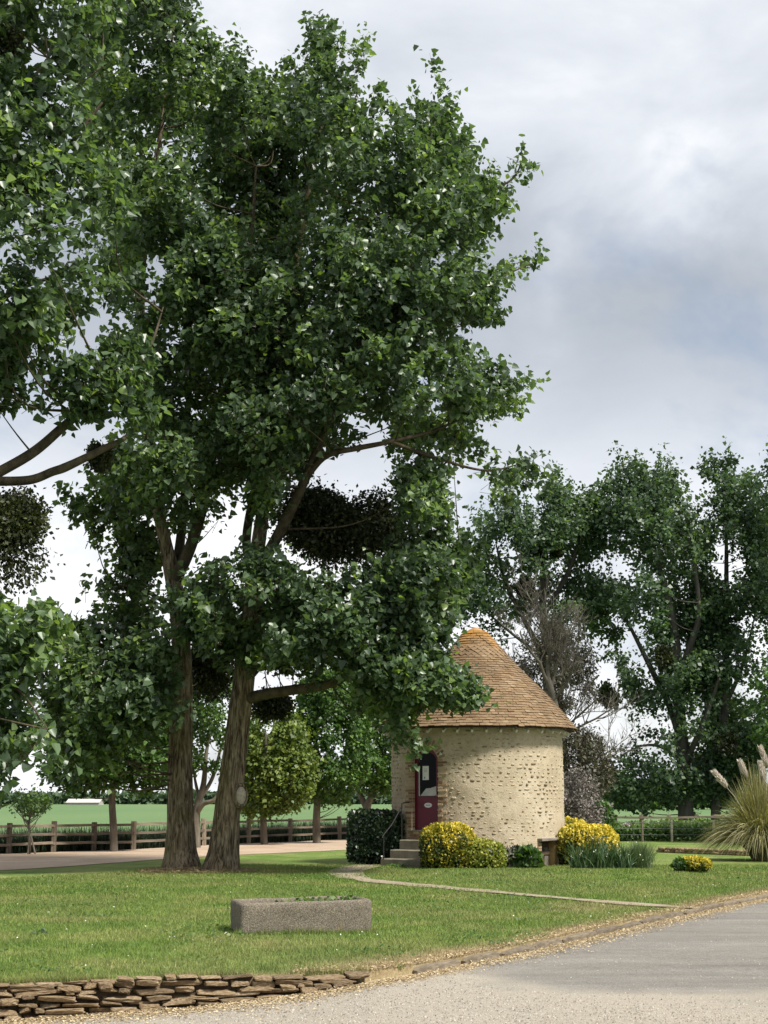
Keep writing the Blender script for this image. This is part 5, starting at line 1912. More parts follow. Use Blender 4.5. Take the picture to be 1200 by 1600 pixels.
def build_straps():
    r = np.random.default_rng(131)
    # iris clump
    n = 520
    base = np.stack([r.uniform(0, 1, n), r.uniform(-0.35, 0.35, n), np.full(n, -0.06)], -1)
    a, b = at(893, 1352, 38.6), at(985, 1352, 38.6)
    base[:, 0] = a[0] + (b[0] - a[0]) * base[:, 0]
    base[:, 1] += 38.6
    an = r.uniform(0, 2 * math.pi, n)
    ln = np.abs(r.normal(0.42, 0.28, n))
    lean = np.stack([np.cos(an) * ln, np.sin(an) * ln, 0 * an], -1)
    hump = 1 - 0.45 * np.abs((base[:, 0] - a[0]) / (b[0] - a[0]) - 0.4) ** 1.5
    V, Fc, k = blades(r, n, base, r.uniform(0.40, 0.98, n) * hump, r.uniform(0.025, 0.05, n), lean, 0.6)
    root = empty('iris_clump', (float((a[0] + b[0]) / 2), 38.6, 0))
    tag(root, 'clump of dark green sword-shaped iris leaves before the golden hedge', 'plant')
    mesh_np('sword_leaves', V, Fc, M['iris'], root, attrs={'rnd': np.repeat(np.clip(r.normal(0.4, 0.25, n), 0, 1), k)}, kind='stuff')
    m = 26
    P = np.stack([r.uniform(a[0], b[0] + 0.3, m), 38.3 + r.uniform(-0.2, 0.3, m), r.uniform(0.2, 0.75, m)], -1)
    V, Fc = leaf_mesh(P, r.normal(0, 1, (m, 3)), r.normal(0, 1, (m, 3)), np.full(m, 0.04), QUAD_V, QUAD_F)
    mesh_np('white_flowers', V, Fc, M['petal'], root, attrs={'rnd': np.repeat(r.random(m), 4)}, kind='stuff')
    # fine grass clump
    n = 1500
    c = at(998, 1352, 39.2)
    an = r.uniform(0, 2 * math.pi, n)
    ln = np.abs(r.normal(0.40, 0.22, n))
    lean = np.stack([np.cos(an) * ln, np.sin(an) * ln, 0 * an], -1)
    base = np.array([c[0], c[1], -0.05]) + np.stack([r.normal(0, 0.13, n), r.normal(0, 0.13, n), 0 * an], -1)
    V, Fc, k = blades(r, n, base, r.uniform(0.45, 0.85, n), np.full(n, 0.010), lean, 0.5)
    o = mesh_np('grass_clump', V, Fc, M['tuft'], None, attrs={'rnd': np.repeat(np.clip(r.normal(0.4, 0.25, n), 0, 1), k)})
    tag(o, 'fine grey-green ornamental grass clump beside the iris leaves', 'grass clump')
    # pampas grass
    Yp = 44.5
    c = at(1192, 1341, Yp)
    root = empty('pampas_grass', tuple(c))
    tag(root, 'large arching pampas grass with pale feathery plumes', 'pampas grass')
    n = 5600
    an = r.uniform(0, 2 * math.pi, n)
    ln = np.clip(r.random(n) ** 0.8 + r.normal(0, 0.08, n), 0.03, 1.1)
    L = r.uniform(1.8, 2.75, n) * (1 - 0.10 * ln)
    t = np.linspace(0, 1, 9)
    dirs = np.stack([np.cos(an), np.sin(an), 0 * an], -1)
    hor = (L * ln * 0.78)[:, None] * t[None] ** 1.15
    zz = L[:, None] * ((1.18 - 0.10 * ln)[:, None] * t[None] - (0.12 + 0.86 * ln)[:, None] * t[None] ** 2.1)
    base = np.array([c[0], c[1], -0.02]) + dirs * (0.3 * r.random(n))[:, None]
    P = base[:, None, :] + dirs[:, None, :] * hor[..., None] + zz[..., None] * np.array([0, 0, 1.0])
    P = P + (r.normal(0, 0.10, (n, 1, 3)) * (t ** 2)[None, :, None])
    P[..., 2] = np.maximum(P[..., 2], 0.01)
    side = np.cross(dirs, np.array([0, 0, 1.0])) + r.normal(0, 0.5, (n, 3))
    side = unit(side)
    ww = r.uniform(0.012, 0.026, n)[:, None] * np.array([0.8, 1, 1, 1, 0.95, 0.85, 0.7, 0.45, 0.1])[None]
    V = np.stack([P - side[:, None, :] * ww[..., None] / 2, P + side[:, None, :] * ww[..., None] / 2], 2).reshape(-1, 3)
    kk = np.arange(8)
    f = np.stack([2 * kk, 2 * kk + 1, 2 * kk + 3, 2 * kk + 2], -1)
    Fc = ((np.arange(n) * 18)[:, None, None] + f[None]).reshape(-1, 4)
    mesh_np('leaves', V, Fc, M['pampas'], root, attrs={'rnd': np.repeat(np.clip(r.normal(0.42, 0.30, n), 0, 1), 18)}, kind='stuff')
    for k_, (ub, vb, u0, v0, u1, v1) in enumerate(((1156, 1258, 1137, 1232, 1117, 1208), (1178, 1240, 1167, 1216, 1156, 1192), (1200, 1240, 1194, 1222, 1187, 1194), (1212, 1230, 1200, 1200, 1188, 1170), (1240, 1240, 1232, 1200, 1228, 1160))):
        dy = [-0.5, 0.1, -0.2, 0.4, 0.0][k_]
        B, P0, P1 = at(ub, vb, Yp + dy), at(u0, v0, Yp + dy), at(u1, v1, Yp + dy)
        root_p = np.array([c[0] + (ub - 1192) * 0.002, c[1] + dy * 0.3, 0.3])
        V, Q = tube(catmull([root_p, B, P0, P1], 5), np.linspace(0.012, 0.004, 16), 6)
        stalk = mesh_np('plume_stalk', V, Q, M['palepost'], root, smooth=True)
        m = 900
        t = r.random(m)
        ax = unit(P1 - P0)
        Lp = np.linalg.norm(P1 - P0)
        wid = 0.065 * np.sin(np.pi * np.clip(t, 0.02, 1) ** 0.8) ** 0.8 + 0.012
        d = unit(r.normal(0, 1, (m, 3)))
        d = unit(d - ax * (d @ ax)[:, None])
        S0 = P0 + ax * (t * Lp)[:, None]
        tip = ax * 1.2 + d * 0.45 + np.array([0.30, 0, -0.22])
        V, Fc = leaf_mesh(S0 + d * (wid * r.random(m))[:, None] * 0.6, tip, r.normal(0, 1, (m, 3)), 0.13 * r.uniform(0.6, 1.3, m), NARROW_V * np.array([0.45, 1, 1]), QUAD_F)
        mesh_np('plume', V, Fc, M['plume'], stalk, attrs={'rnd': np.repeat(np.clip(r.normal(0.6, 0.25, m), 0, 1), 4)}, kind='stuff')


build_straps()


# ------------------------------------------------------------------ fences
def build_fences():
    # field fence behind the drive
    root = empty('field_fence', tuple(post_w[1]))
    tag(root, 'weathered wooden post and rail fence along the gravel drive', 'fence')
    r = np.random.default_rng(141)
    pm = box_data('post', 1, 1, 1, M['fencewood'], 0.03)
    rm = box_data('rail', 1, 1, 1, M['fencewood'], 0.03)
    prev = None
    for k, p in enumerate(post_w):
        h = 0.98 + r.normal(0, 0.025)
        put('post', pm, root, frame((p[0], p[1], h / 2 - 0.1), (1, 0.4, r.normal(0, 0.02)), (r.normal(0, .02), r.normal(0, .02), 1), (0.165, 0.13, h + 0.2)))
        if prev is not None:
            for z in (0.865, 0.575, 0.29):
                a = np.array([prev[0], prev[1] - 0.09, z + r.normal(0, 0.012)])
                b = np.array([p[0], p[1] - 0.09, z + r.normal(0, 0.012)])
                d = b - a
                put('rail', rm, root, frame((a + b) / 2, d, (0, 0, 1), (np.linalg.norm(d) * 0.995, 0.045, 0.085)))
        prev = p
    # far fence on the other side
    root = empty('paddock_fence', tuple(gp(962, 1306)))
    tag(root, 'far wooden rail fence under the large poplars', 'fence')
    prev = None
    for k, u in enumerate((880, 921, 962, 1003, 1046, 1090, 1131, 1172, 1215)):
        p = gp(u, 1306.5)
        put('post', pm, root, frame((p[0], p[1], 0.45), (1, 0, 0), (0, 0, 1), (0.17, 0.13, 1.15)))
        if prev is not None:
            for z in (0.90, 0.55):
                a = np.array([prev[0], prev[1] - 0.09, z + r.normal(0, 0.015)])
                b = np.array([p[0], p[1] - 0.09, z + r.normal(0, 0.015)])
                put('rail', rm, root, frame((a + b) / 2, b - a, (0, 0, 1), (np.linalg.norm(b - a), 0.045, 0.10)))
        prev = p
    # wire fence before the herb bed
    root = empty('wire_fence', tuple(gp(1050, 1316)))
    tag(root, 'thin wire fence on pale slender posts before the wild herb bed', 'fence')
    pts = [gp(u, 1316) for u in (912, 1004, 1050, 1116, 1168, 1230)]
    for k, p in enumerate(pts):
        V, Q = tube(np.array([p + np.array([0, 0, -0.1]), p + np.array([0, 0, 0.9])]), 0.05, 8)
        mesh_np('post', V, Q, M['palepost'] if k != 1 else M['fencewood'], root, smooth=True)
    for z in (0.3, 0.55, 0.8):
        pth = np.array([p + np.array([0, -0.05, z]) for p in pts])
        V, Q = tube(pth, 0.006, 4)
        mesh_np('wire', V, Q, M['wire'], root)
    # low stone edging across the lawn
    root = empty('stone_edging', tuple(gp(1085, 1334)))
    tag(root, 'low rough stone edging across the lawn beside the pampas grass', 'edging')
    vs = [rock_mesh('stone', M['stone'], 300 + s, 3, 0.16) for s in range(5)]
    a, b = gp(1028, 1331), gp(1175, 1337)
    d = unit(b - a)
    t, Lt = 0.0, np.linalg.norm(b - a)
    while t < Lt:
        L = r.uniform(0.2, 0.42)
        for row in range(2):
            put('stone', vs[r.integers(5)], root, frame(a + d * (t + L / 2 + 0.08 * row) + np.array([0, r.normal(0, .02), 0.03 + row * 0.085]), d + np.array([0, 0, r.normal(0, .04)]), (0, 0, 1), (L, 0.22, 0.10)))
        t += L


build_fences()


# ------------------------------------------------------------------ middle distance trees
def upright(u, v0, v1, Y, r0, r1, wob=0.0, seed=0):
    r = np.random.default_rng(seed)
    m = mpp(Y, v0)
    vs = np.linspace(v0 + 4, v1, 7)
    P = [at(u + r.normal(0, wob) * (k > 0), v, Y) for k, v in enumerate(vs)]
    pth = catmull(P, 4)
    return pth, np.linspace(r0, r1, len(pth)) * m


def build_middle_trees():
    mk = make_tree
    g = 'lindens along the fence'

    def linden(u, vb, poly, n, label, mat, seed, rpx=6.5, size=0.16, D=1.6, E=70, top=None, thr=0.42, droop=0.6):
        base = gp(u, vb)
        Y = base[1]
        top = top or min(p[1] for p in poly) + 40
        r = np.random.default_rng(seed)
        A = crown_points(r, poly, int(n * 1.6), Y, D, E, [], 0.9, thr, 0.6)
        mk('linden_tree', label, 'tree', base, [upright(u, vb, top, Y, rpx, rpx * 0.4, 1.5, seed)], [A], mat, M['youngbark'], M['youngbark'], seed, size * 0.9, 13, 0.5, 'quad', group=g, twigr=0.0, boughs=26, droop=droop)
    linden(178, 1331, [(70, 1215), (62, 1140), (80, 1075), (125, 1035), (175, 1030), (235, 1040), (268, 1085), (275, 1150), (268, 1215), (235, 1245), (205, 1232), (190, 1240), (150, 1238), (120, 1252), (105, 1235)], 900, 'linden with a drooping crown beside the sapling, by the fence', M['linden'], 201)
    linden(413, 1321, [(372, 1255), (378, 1190), (386, 1130), (410, 1105), (450, 1110), (478, 1140), (491, 1190), (486, 1240), (462, 1268), (420, 1277), (385, 1275)], 760, 'pale yellow-green clipped linden by the fence, seen beside the leaning trunk', M['linden_yellow'], 202, 6)
    linden(495, 1318, [(462, 1225), (470, 1150), (460, 1080), (490, 1045), (535, 1035), (565, 1080), (578, 1150), (572, 1220), (545, 1262), (515, 1262), (485, 1250)], 820, 'linden with a straight trunk midway between the pale linden and the hedge', M['linden'], 203)
    # forked linden near the hedge
    base = gp(575, 1313)
    Y = base[1]
    r = np.random.default_rng(204)
    m = mpp(Y, 1300)
    A = crown_points(r, [(548, 1240), (545, 1150), (552, 1080), (575, 1050), (612, 1060), (640, 1100), (640, 1220), (610, 1245), (580, 1240)], 1000, Y, 1.6, 60, [], 0.9, 0.42, 0.6)
    mk('linden_tree', 'linden with a forked trunk rising behind the dark hedge', 'tree', base, [(px_path([(575, 1317, 0), (574, 1280, 0), (573, 1262, 0), (585, 1235, 0), (600, 1200, 0)], Y), np.array([8, 7, 6.5, 4, 2]) * m), (px_path([(573, 1264, 0), (560, 1235, 0.2), (548, 1205, 0.3)], Y), np.array([5, 4, 2]) * m)], [A], M['linden'], M['youngbark'], M['youngbark'], 204, 0.16, 10, 0.5, 'quad', group=g, twigr=0, boughs=20)
    # small many-stemmed tree between the poplar trunks
    base = gp(309, 1325)
    Y = base[1]
    r = np.random.default_rng(205)
    m = mpp(Y, 1300)
    A = crown_points(r, [(262, 1190), (268, 1120), (280, 1060), (310, 1030), (345, 1035), (378, 1080), (385, 1140), (372, 1195), (345, 1215), (320, 1200), (290, 1215)], 560, Y, 1.5, 60, [(330, 1175, 16, 20)], 0.8, 0.45, 0.7)
    st = [(px_path([(306, 1328, 0), (306, 1290, 0), (308, 1262, 0), (318, 1225, 0), (322, 1180, 0), (330, 1130, 0)], Y), np.array([8, 6.5, 6, 4.5, 3, 1.2]) * m),
          (px_path([(307, 1270, 0), (318, 1256, -0.2), (338, 1246, -0.4), (350, 1200, -0.4)], Y), np.array([5, 4, 3, 1.2]) * m),
          (px_path([(307, 1272, 0), (296, 1258, 0.1), (287, 1240, 0.2), (282, 1190, 0.2)], Y), np.array([4.5, 3.6, 2.6, 1]) * m),
          (px_path([(312, 1250, 0), (306, 1225, 0.3), (300, 1190, 0.4)], Y), np.array([3, 2.4, 1]) * m),
          (px_path([(313, 1248, 0), (332, 1215, 0.4), (345, 1170, 0.5), (360, 1120, 0.5)], Y), np.array([3.6, 3, 2, 1]) * m)]
    mk('small_tree', 'small tree with several crooked stems seen between the twin poplar trunks', 'tree', base, st, [A], M['linden'], M['youngbark'], M['youngbark'], 205, 0.13, 12, 0.45, 'quad', twigr=0, boughs=26)
    # sapling with stakes
    base = gp(46, 1335)
    Y = base[1]
    r = np.random.default_rng(206)
    m = mpp(Y, 1300)
    A = crown_points(r, [(14, 1262), (22, 1248), (40, 1236), (60, 1240), (80, 1252), (74, 1264), (58, 1276), (40, 1276), (26, 1272)], 120, Y, 0.7, 22, [], 0.4, 0.42, 0.7, 1)
    root = mk('sapling', 'young sapling tied to stakes before the wooden fence', 'tree', base, [(px_path([(46, 1337, 0), (47, 1310, 0), (45, 1290, 0), (47, 1270, 0), (46, 1248, 0)], Y), np.array([1.8, 1.6, 1.5, 1.2, 0.6]) * m)], [A], M['linden'], M['youngbark'], M['youngbark'], 206, 0.085, 9, 0.3, 'quad', twigr=0.004, boughs=18)
    for u0, u1 in ((43, 46.0), (56, 48.5)):
        V, Q = tube(np.array([at(u0, 1338, Y - 0.15), at(u1, 1307, Y - 0.1)]), 0.03, 6)
        mesh_np('stake', V, Q, M['fencewood'], root, smooth=True)
    # pale tree at the frame's edge
    r = np.random.default_rng(207)
    Y = 62.0
    A = crown_points(r, [(1172, 1120), (1176, 1070), (1190, 1040), (1230, 1030), (1280, 1060), (1290, 1150), (1250, 1200), (1200, 1190), (1180, 1160)], 500, Y, 1.6, 50, [], 0.8, 0.42, 0.6)
    mk('small_tree', 'pale green leafy tree cut by the picture edge above the pampas grass', 'tree', gp(1230, 1315), [upright(1230, 1316, 1080, Y, 7, 2, 2, 207)], [A], M['linden'], M['youngbark'], M['youngbark'], 207, 0.15, 10, 0.45, 'quad', twigr=0, boughs=20)


build_middle_trees()


# ------------------------------------------------------------------ far poplars, dead tree
def build_far_trees():
    g = 'far poplars beyond the lawn'

    def farpop(label, u, vb, polys, stems, seed, size=0.225, D=4.5):
        base = gp(u, vb)
        Y = 90.0
        r = np.random.default_rng(seed)
        A = [crown_points(r, p, n, Y + dy, D * dd, E, h, 2.2, thr + 0.03, 0.6, 6, 80, 9) for (p, n, dy, dd, E, h, thr) in polys]
        m = mpp(Y, 1100)
        st = [(px_path(p, Y), np.array(rd) * m) for p, rd in stems]
        make_tree('poplar_tree', label, 'tree', (st[0][0][0][0], Y, 0), st, A, M['poplar_far'], M['darkbark'], M['darkbark'], seed, size, 16, 1.0, 'quad', group=g, twigr=0.0, boughs=90, trunk_seg=16)
    P1 = [(908, 905), (920, 850), (935, 790), (945, 760), (962, 738), (985, 728), (1005, 730), (1022, 748), (1042, 738), (1062, 750), (1080, 768), (1092, 790), (1110, 860), (1120, 960), (1110, 1060), (1040, 1100), (985, 1080), (960, 1020), (925, 960)]
    P1b = [(975, 1080), (1040, 1060), (1120, 1060), (1150, 1120), (1150, 1220), (1130, 1262), (1098, 1252), (1060, 1262), (1020, 1258), (985, 1268), (958, 1255), (940, 1215), (985, 1190), (1000, 1140)]
    holes1 = [(1010, 1060, 16, 20), (980, 1000, 12, 24), (1065, 1015, 14, 20), (1045, 1090, 10, 12), (985, 1120, 14, 16), (1020, 1170, 20, 22)]
    farpop('largest far poplar with the broad dark trunk behind the rail fence', 1072, 1297, [(P1, 1900, 0, 1, 110, holes1, 0.43), (P1b, 900, 1.0, 0.7, 70, holes1, 0.44)],
           [([(1073, 1308, 0), (1072, 1290, 0), (1071, 1250, 0), (1068, 1190, 0), (1062, 1120, 0), (1060, 1050, 0), (1050, 960, 0), (1020, 850, 0), (1005, 770, 0)], [15, 12.5, 12, 11, 9.5, 8, 6, 4, 1.5]),
            ([(1063, 1150, 0), (1045, 1100, 0.5), (1020, 1050, 1), (990, 990, 1.3), (960, 930, 1.5)], [7, 5.5, 4.5, 3, 1.2]),
            ([(1060, 1060, 0), (1078, 1010, -0.6), (1092, 960, -1), (1085, 880, -1.2), (1075, 800, -1.2)], [6, 5.5, 4.5, 3, 1.2]),
            ([(1068, 1200, 0), (1090, 1150, -1), (1110, 1100, -1.5), (1130, 1040, -2)], [5, 4.5, 3.5, 1.5]),
            ([(1064, 1190, 0), (1035, 1168, 1), (1005, 1165, 2), (970, 1180, 2.5)], [3.5, 2.6, 1.8, 0.8])], 221)
    P2 = [(1075, 800), (1098, 735), (1115, 718), (1140, 712), (1160, 718), (1178, 745), (1195, 800), (1210, 900), (1210, 1050), (1200, 1180), (1170, 1250), (1110, 1235), (1085, 1060), (1085, 920)]
    holes2 = [(1120, 1020, 14, 26), (1150, 1080, 14, 16), (1180, 1000, 12, 18), (1165, 1130, 12, 12)]
    farpop('far poplar with the thin forked trunk, close behind the pampas grass', 1118, 1296, [(P2, 2000, 1.5, 0.9, 90, holes2, 0.43)],
           [([(1118, 1306, 0), (1118, 1280, 0), (1119, 1240, 0), (1125, 1180, 0), (1132, 1100, 0.5), (1135, 1000, 1), (1135, 880, 1.5), (1135, 760, 1.5)], [9, 7.5, 7, 6.5, 6, 5, 3.5, 1.2]),
            ([(1119, 1245, 0), (1108, 1220, -0.3), (1100, 1180, -0.5)], [3.5, 3, 1]),
            ([(1130, 1110, 0.5), (1160, 1040, 0.2), (1180, 960, 0)], [4, 3, 1])], 222)
    P3 = [(1170, 760), (1190, 715), (1230, 690), (1300, 720), (1330, 850), (1330, 1100), (1260, 1200), (1190, 1190), (1180, 1000)]
    farpop('far poplar cut by the picture edge behind the pampas plumes', 1240, 1296, [(P3, 1000, -1.0, 0.9, 90, [(1190, 960, 10, 20)], 0.43)],
           [([(1240, 1306, 0), (1240, 1240, 0), (1238, 1100, 0), (1235, 950, 0), (1240, 780, 0)], [11, 9, 7, 5, 1.5])], 223)
    P4 = [(688, 900), (700, 865), (722, 850), (735, 860), (760, 830), (785, 790), (812, 775), (835, 785), (850, 765), (870, 757), (885, 775), (905, 780), (925, 770), (935, 800), (930, 860), (945, 920), (948, 985), (915, 1005), (905, 970), (870, 985), (835, 960), (800, 985), (770, 975), (740, 1000), (705, 990), (690, 950)]
    holes4 = [(768, 965, 16, 12), (800, 870, 12, 14), (745, 880, 12, 10), (880, 935, 12, 10), (905, 900, 10, 14), (726, 985, 14, 10)]
    farpop('far poplar rising straight behind the tower roof, dotted with mistletoe', 860, 1297, [(P4, 1450, 0, 0.8, 70, holes4, 0.45)],
           [([(862, 1306, 0), (861, 1250, 0), (858, 1150, 0), (855, 1050, 0), (848, 940, 0), (850, 860, 0), (862, 780, 0)], [12, 9, 8, 7, 5.5, 4, 1.5]),
            ([(856, 1040, 0), (820, 970, 0.5), (790, 910, 0.8), (775, 850, 1)], [5, 4, 3, 1.2]),
            ([(850, 960, 0), (885, 900, -0.5), (905, 840, -0.8), (915, 790, -0.8)], [4.5, 3.6, 2.6, 1]),
            ([(855, 1030, 0), (800, 990, 1), (730, 930, 1.2)], [3, 2.2, 0.8])], 224)

    # bare grey tree behind the tower
    r = np.random.default_rng(230)
    Y = 60.0
    root = empty('bare_tree', tuple(gp(880, 1318)))
    tag(root, 'bare grey leafless tree with a fan of twigs behind the tower', 'tree')
    m = mpp(Y, 1100)
    trunk = px_path([(893, 1322, 0), (890, 1260, 0), (884, 1200, 0), (874, 1140, 0), (864, 1090, 0), (856, 1060, 0)], Y)
    V, Q = tube(trunk, np.array([10, 8, 7.5, 6.5, 5.5, 4.5]) * m, 12)
    mesh_np('trunk', V, Q, M['deadwood'], root, smooth=True)
    limbs, fine = [], []

    def grow(p, d, L, rad, lvl):
        n = 5
        pts = [p]
        q = p.copy()
        dd = d.copy()
        for _ in range(n):
            dd = unit(dd + r.normal(0, 0.13, 3) + np.array([0, 0, 0.06]))
            q = q + dd * L / n
            pts.append(q.copy())
        r1 = rad * 0.45
        seg = 7 if lvl == 0 else (5 if lvl < 2 else 3)
        (limbs if lvl < 2 else fine).append((tube(np.array(pts), np.linspace(rad, r1, n + 1), seg), lvl))
        if lvl >= 4:
            return
        nb = [5, 5, 4, 4][lvl]
        for k in range(nb):
            t = r.uniform(0.3, 1.0)
            i = int(t * n)
            b = unit(dd + r.normal(0, 0.55, 3) * np.array([1, 0.9, 0.8]) + np.array([0, 0, 0.25]))
            grow(pts[i], b, L * r.uniform(0.45, 0.72), max(rad * 0.45, 0.010), lvl + 1)
    P0 = trunk[-1]
    for (u1, v1, dy, L, rad, st) in ((856, 960, 0.3, 2.6, 3.6, -1), (820, 990, -0.4, 2.4, 3, -4), (895, 990, 0.2, 2.5, 3, -6), (785, 1030, 0.4, 2.0, 2.2, -8), (925, 1020, -0.5, 2.2, 2.4, -10)):
        S = trunk[st]
        d = unit(at(u1, v1, Y + dy) - S)
        grow(S, d, L, rad * m, 0)
    for (S, e, L) in (((884, 1205), (975, 1165), 2.2), ((880, 1150), (990, 1100), 2.4), ((888, 1235), (960, 1220), 1.9), ((872, 1145), (940, 1090), 2.0)):
        p = at(*S, Y)
        grow(p, unit(at(*e, Y - 0.6) - p), L, 2.2 * m, 1)
    for t_, lvl in limbs:
        if lvl == 0:
            mesh_np('limb', t_[0], t_[1], M['deadwood'], root, smooth=True)
    V, Q = join([t_ for t_, lvl in limbs if lvl > 0] + [t_ for t_, _ in fine])
    mesh_np('twigs', V, Q, M['deadwood'], root, smooth=True, kind='stuff')

    # dark brownish evergreens round its foot
    def ever(label, polys, seed, u, Y, n, mat, size, thr=0.44, D=1.2):
        rr = np.random.default_rng(seed)
        A = [crown_points(rr, p, int(n * w), Y, D, 50, [], 0.9, thr, 0.7) for p, w in polys]
        make_tree('evergreen_tree', label, 'tree', (at(u, 1300, Y)[0], Y, 0), [(np.array([[at(u, 1300, Y)[0], Y, -0.1], [at(u, 1300, Y)[0], Y, 1.0], [at(u, 1200, Y)[0], Y, at(u, 1200, Y)[2]], [at(u, 1150, Y)[0], Y, at(u, 1130, Y)[2]]]), np.array([0.16, 0.13, 0.09, 0.03]))], A, mat, M['darkbark'], M['deadwood'], seed, size, 9, 0.5, 'narrow', twigr=0.005, boughs=40, spread=0.22)
    ever('dull brown-green evergreen mass beside the tower wall, under the bare tree', [([(872, 1160), (905, 1135), (935, 1150), (955, 1185), (958, 1230), (930, 1245), (890, 1235), (872, 1250)], 1.0)], 241, 905, 58.0, 520, M['brownfoliage'], 0.16)
    ever('thin dark evergreen behind the bare grey twigs', [([(800, 1030), (830, 985), (870, 975), (905, 985), (935, 1040), (925, 1100), (890, 1120), (860, 1110), (825, 1075)], 1.0)], 242, 868, 66.0, 1000, M['brownfoliage'], 0.16, 0.45)


build_far_trees()


def build_far_setting():
    r = np.random.default_rng(251)

    def wood(label, u0, u1, vtop, Y, n, size, mat=M['farwood'], vb=1258):
        a, b = at(u0, vb, Y), at(u1, vb, Y)
        H = at(600, vtop, Y)[2]
        x = r.uniform(a[0], b[0], n)
        prof = H * (0.5 + 0.75 * fbm(np.stack([x, 0 * x + Y, 0 * x], -1), (b[0] - a[0]) / 9, 3))
        z = prof * np.sqrt(r.random(n))
        P = np.stack([x, Y + r.uniform(-1, 1, n) * H * 0.8, z], -1)
        V, Fc = leaf_mesh(P, r.normal(0, 1, (n, 3)), r.normal(0, 1, (n, 3)) + np.array([0, -1, 0.8]), size * r.uniform(0.6, 1.4, n), QUAD_V, QUAD_F)
        cl = fbm(P, H * 0.8, 2)
        o = mesh_np('distant_woodland', V, Fc, mat, None, attrs={'rnd': np.repeat(np.clip(cl + r.normal(0, 0.15, n), 0, 1), 4)})
        tag(o, label, 'woodland', kind='stuff')
    wood('distant line of woodland on the horizon beyond the lindens', -500, 620, 1240, 900, 9000, 3.2)
    wood('band of woodland closing the field behind the far poplars', 880, 1500, 1226, 330, 7000, 1.6, M['linden'])
    # unmown grass behind the drive fence
    n = 17000
    t = r.random(n)
    x = -16 + t * 20
    y = fence_line(x) + 0.25 + 2.6 * r.random(n) ** 1.3
    an = r.uniform(0, 2 * math.pi, n)
    ln = np.abs(r.normal(0.25, 0.15, n))
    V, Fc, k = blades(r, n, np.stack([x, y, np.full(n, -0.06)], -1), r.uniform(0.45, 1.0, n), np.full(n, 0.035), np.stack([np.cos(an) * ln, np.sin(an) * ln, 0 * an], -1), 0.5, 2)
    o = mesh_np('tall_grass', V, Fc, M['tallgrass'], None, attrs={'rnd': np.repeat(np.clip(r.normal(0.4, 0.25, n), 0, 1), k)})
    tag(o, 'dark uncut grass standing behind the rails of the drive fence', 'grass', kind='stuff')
    # herb bed by the wire fence
    n = 15000
    a, b = gp(940, 1316), gp(1150, 1316)
    x = r.uniform(a[0], b[0], n)
    y = a[1] + 0.4 + 6.0 * r.random(n)
    hgt = 0.25 + 0.75 * fbm(np.stack([x, y, 0 * x], -1), 1.6, 2)
    z = hgt * np.sqrt(r.random(n))
    P = np.stack([x, y, z], -1)
    V, Fc = leaf_mesh(P, r.normal(0, 1, (n, 3)) + np.array([0, -.3, 0.3]), r.normal(0, .7, (n, 3)) + np.array([0, -0.4, 0.8]), 0.14 * r.uniform(0.5, 1.4, n), QUAD_V, QUAD_F)
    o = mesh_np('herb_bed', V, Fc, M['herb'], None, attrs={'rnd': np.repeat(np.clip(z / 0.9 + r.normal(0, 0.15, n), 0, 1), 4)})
    tag(o, 'bed of wild green herbs between the wire fence and the far rail fence', 'herbs', kind='stuff')
    # barn on the horizon
    Yb = 700.0
    a, b = at(108, 1262, Yb), at(158, 1262, Yb)
    root = empty('farm_barn', ((a[0] + b[0]) / 2, Yb, 0))
    tag(root, 'long low farm barn with a pale roof on the horizon', 'barn')
    x0, x1, d, h, hr = a[0], b[0], 6.0, 1.2, 2.6
    V = [(x0, Yb - d, 0), (x1, Yb - d, 0), (x1, Yb + d, 0), (x0, Yb + d, 0), (x0, Yb - d, h), (x1, Yb - d, h), (x1, Yb + d, h), (x0, Yb + d, h), (x0, Yb, hr), (x1, Yb, hr)]
    mesh_np('wall', V, [[0, 1, 5, 4], [1, 2, 6, 9, 5], [2, 3, 7, 6], [3, 0, 4, 8, 7]], M['barnwall'], root)
    V2 = [(x0 - .4, Yb - d - .5, h - .1), (x1 + .4, Yb - d - .5, h - .1), (x1 + .4, Yb, hr + .12), (x0 - .4, Yb, hr + .12), (x1 + .4, Yb + d + .5, h - .1), (x0 - .4, Yb + d + .5, h - .1)]
    mesh_np('roof', V2, [[0, 1, 2, 3], [3, 2, 4, 5]], M['barnroof'], root)


build_far_setting()


# ------------------------------------------------------------------ grass, litter, gravel
def in_view(x, y, mrg=40):
    u, v = proj(np.stack([x, y, 0 * x], -1))
    return (u > -mrg) & (u < 1200 + mrg) & (v < 1600 + mrg)


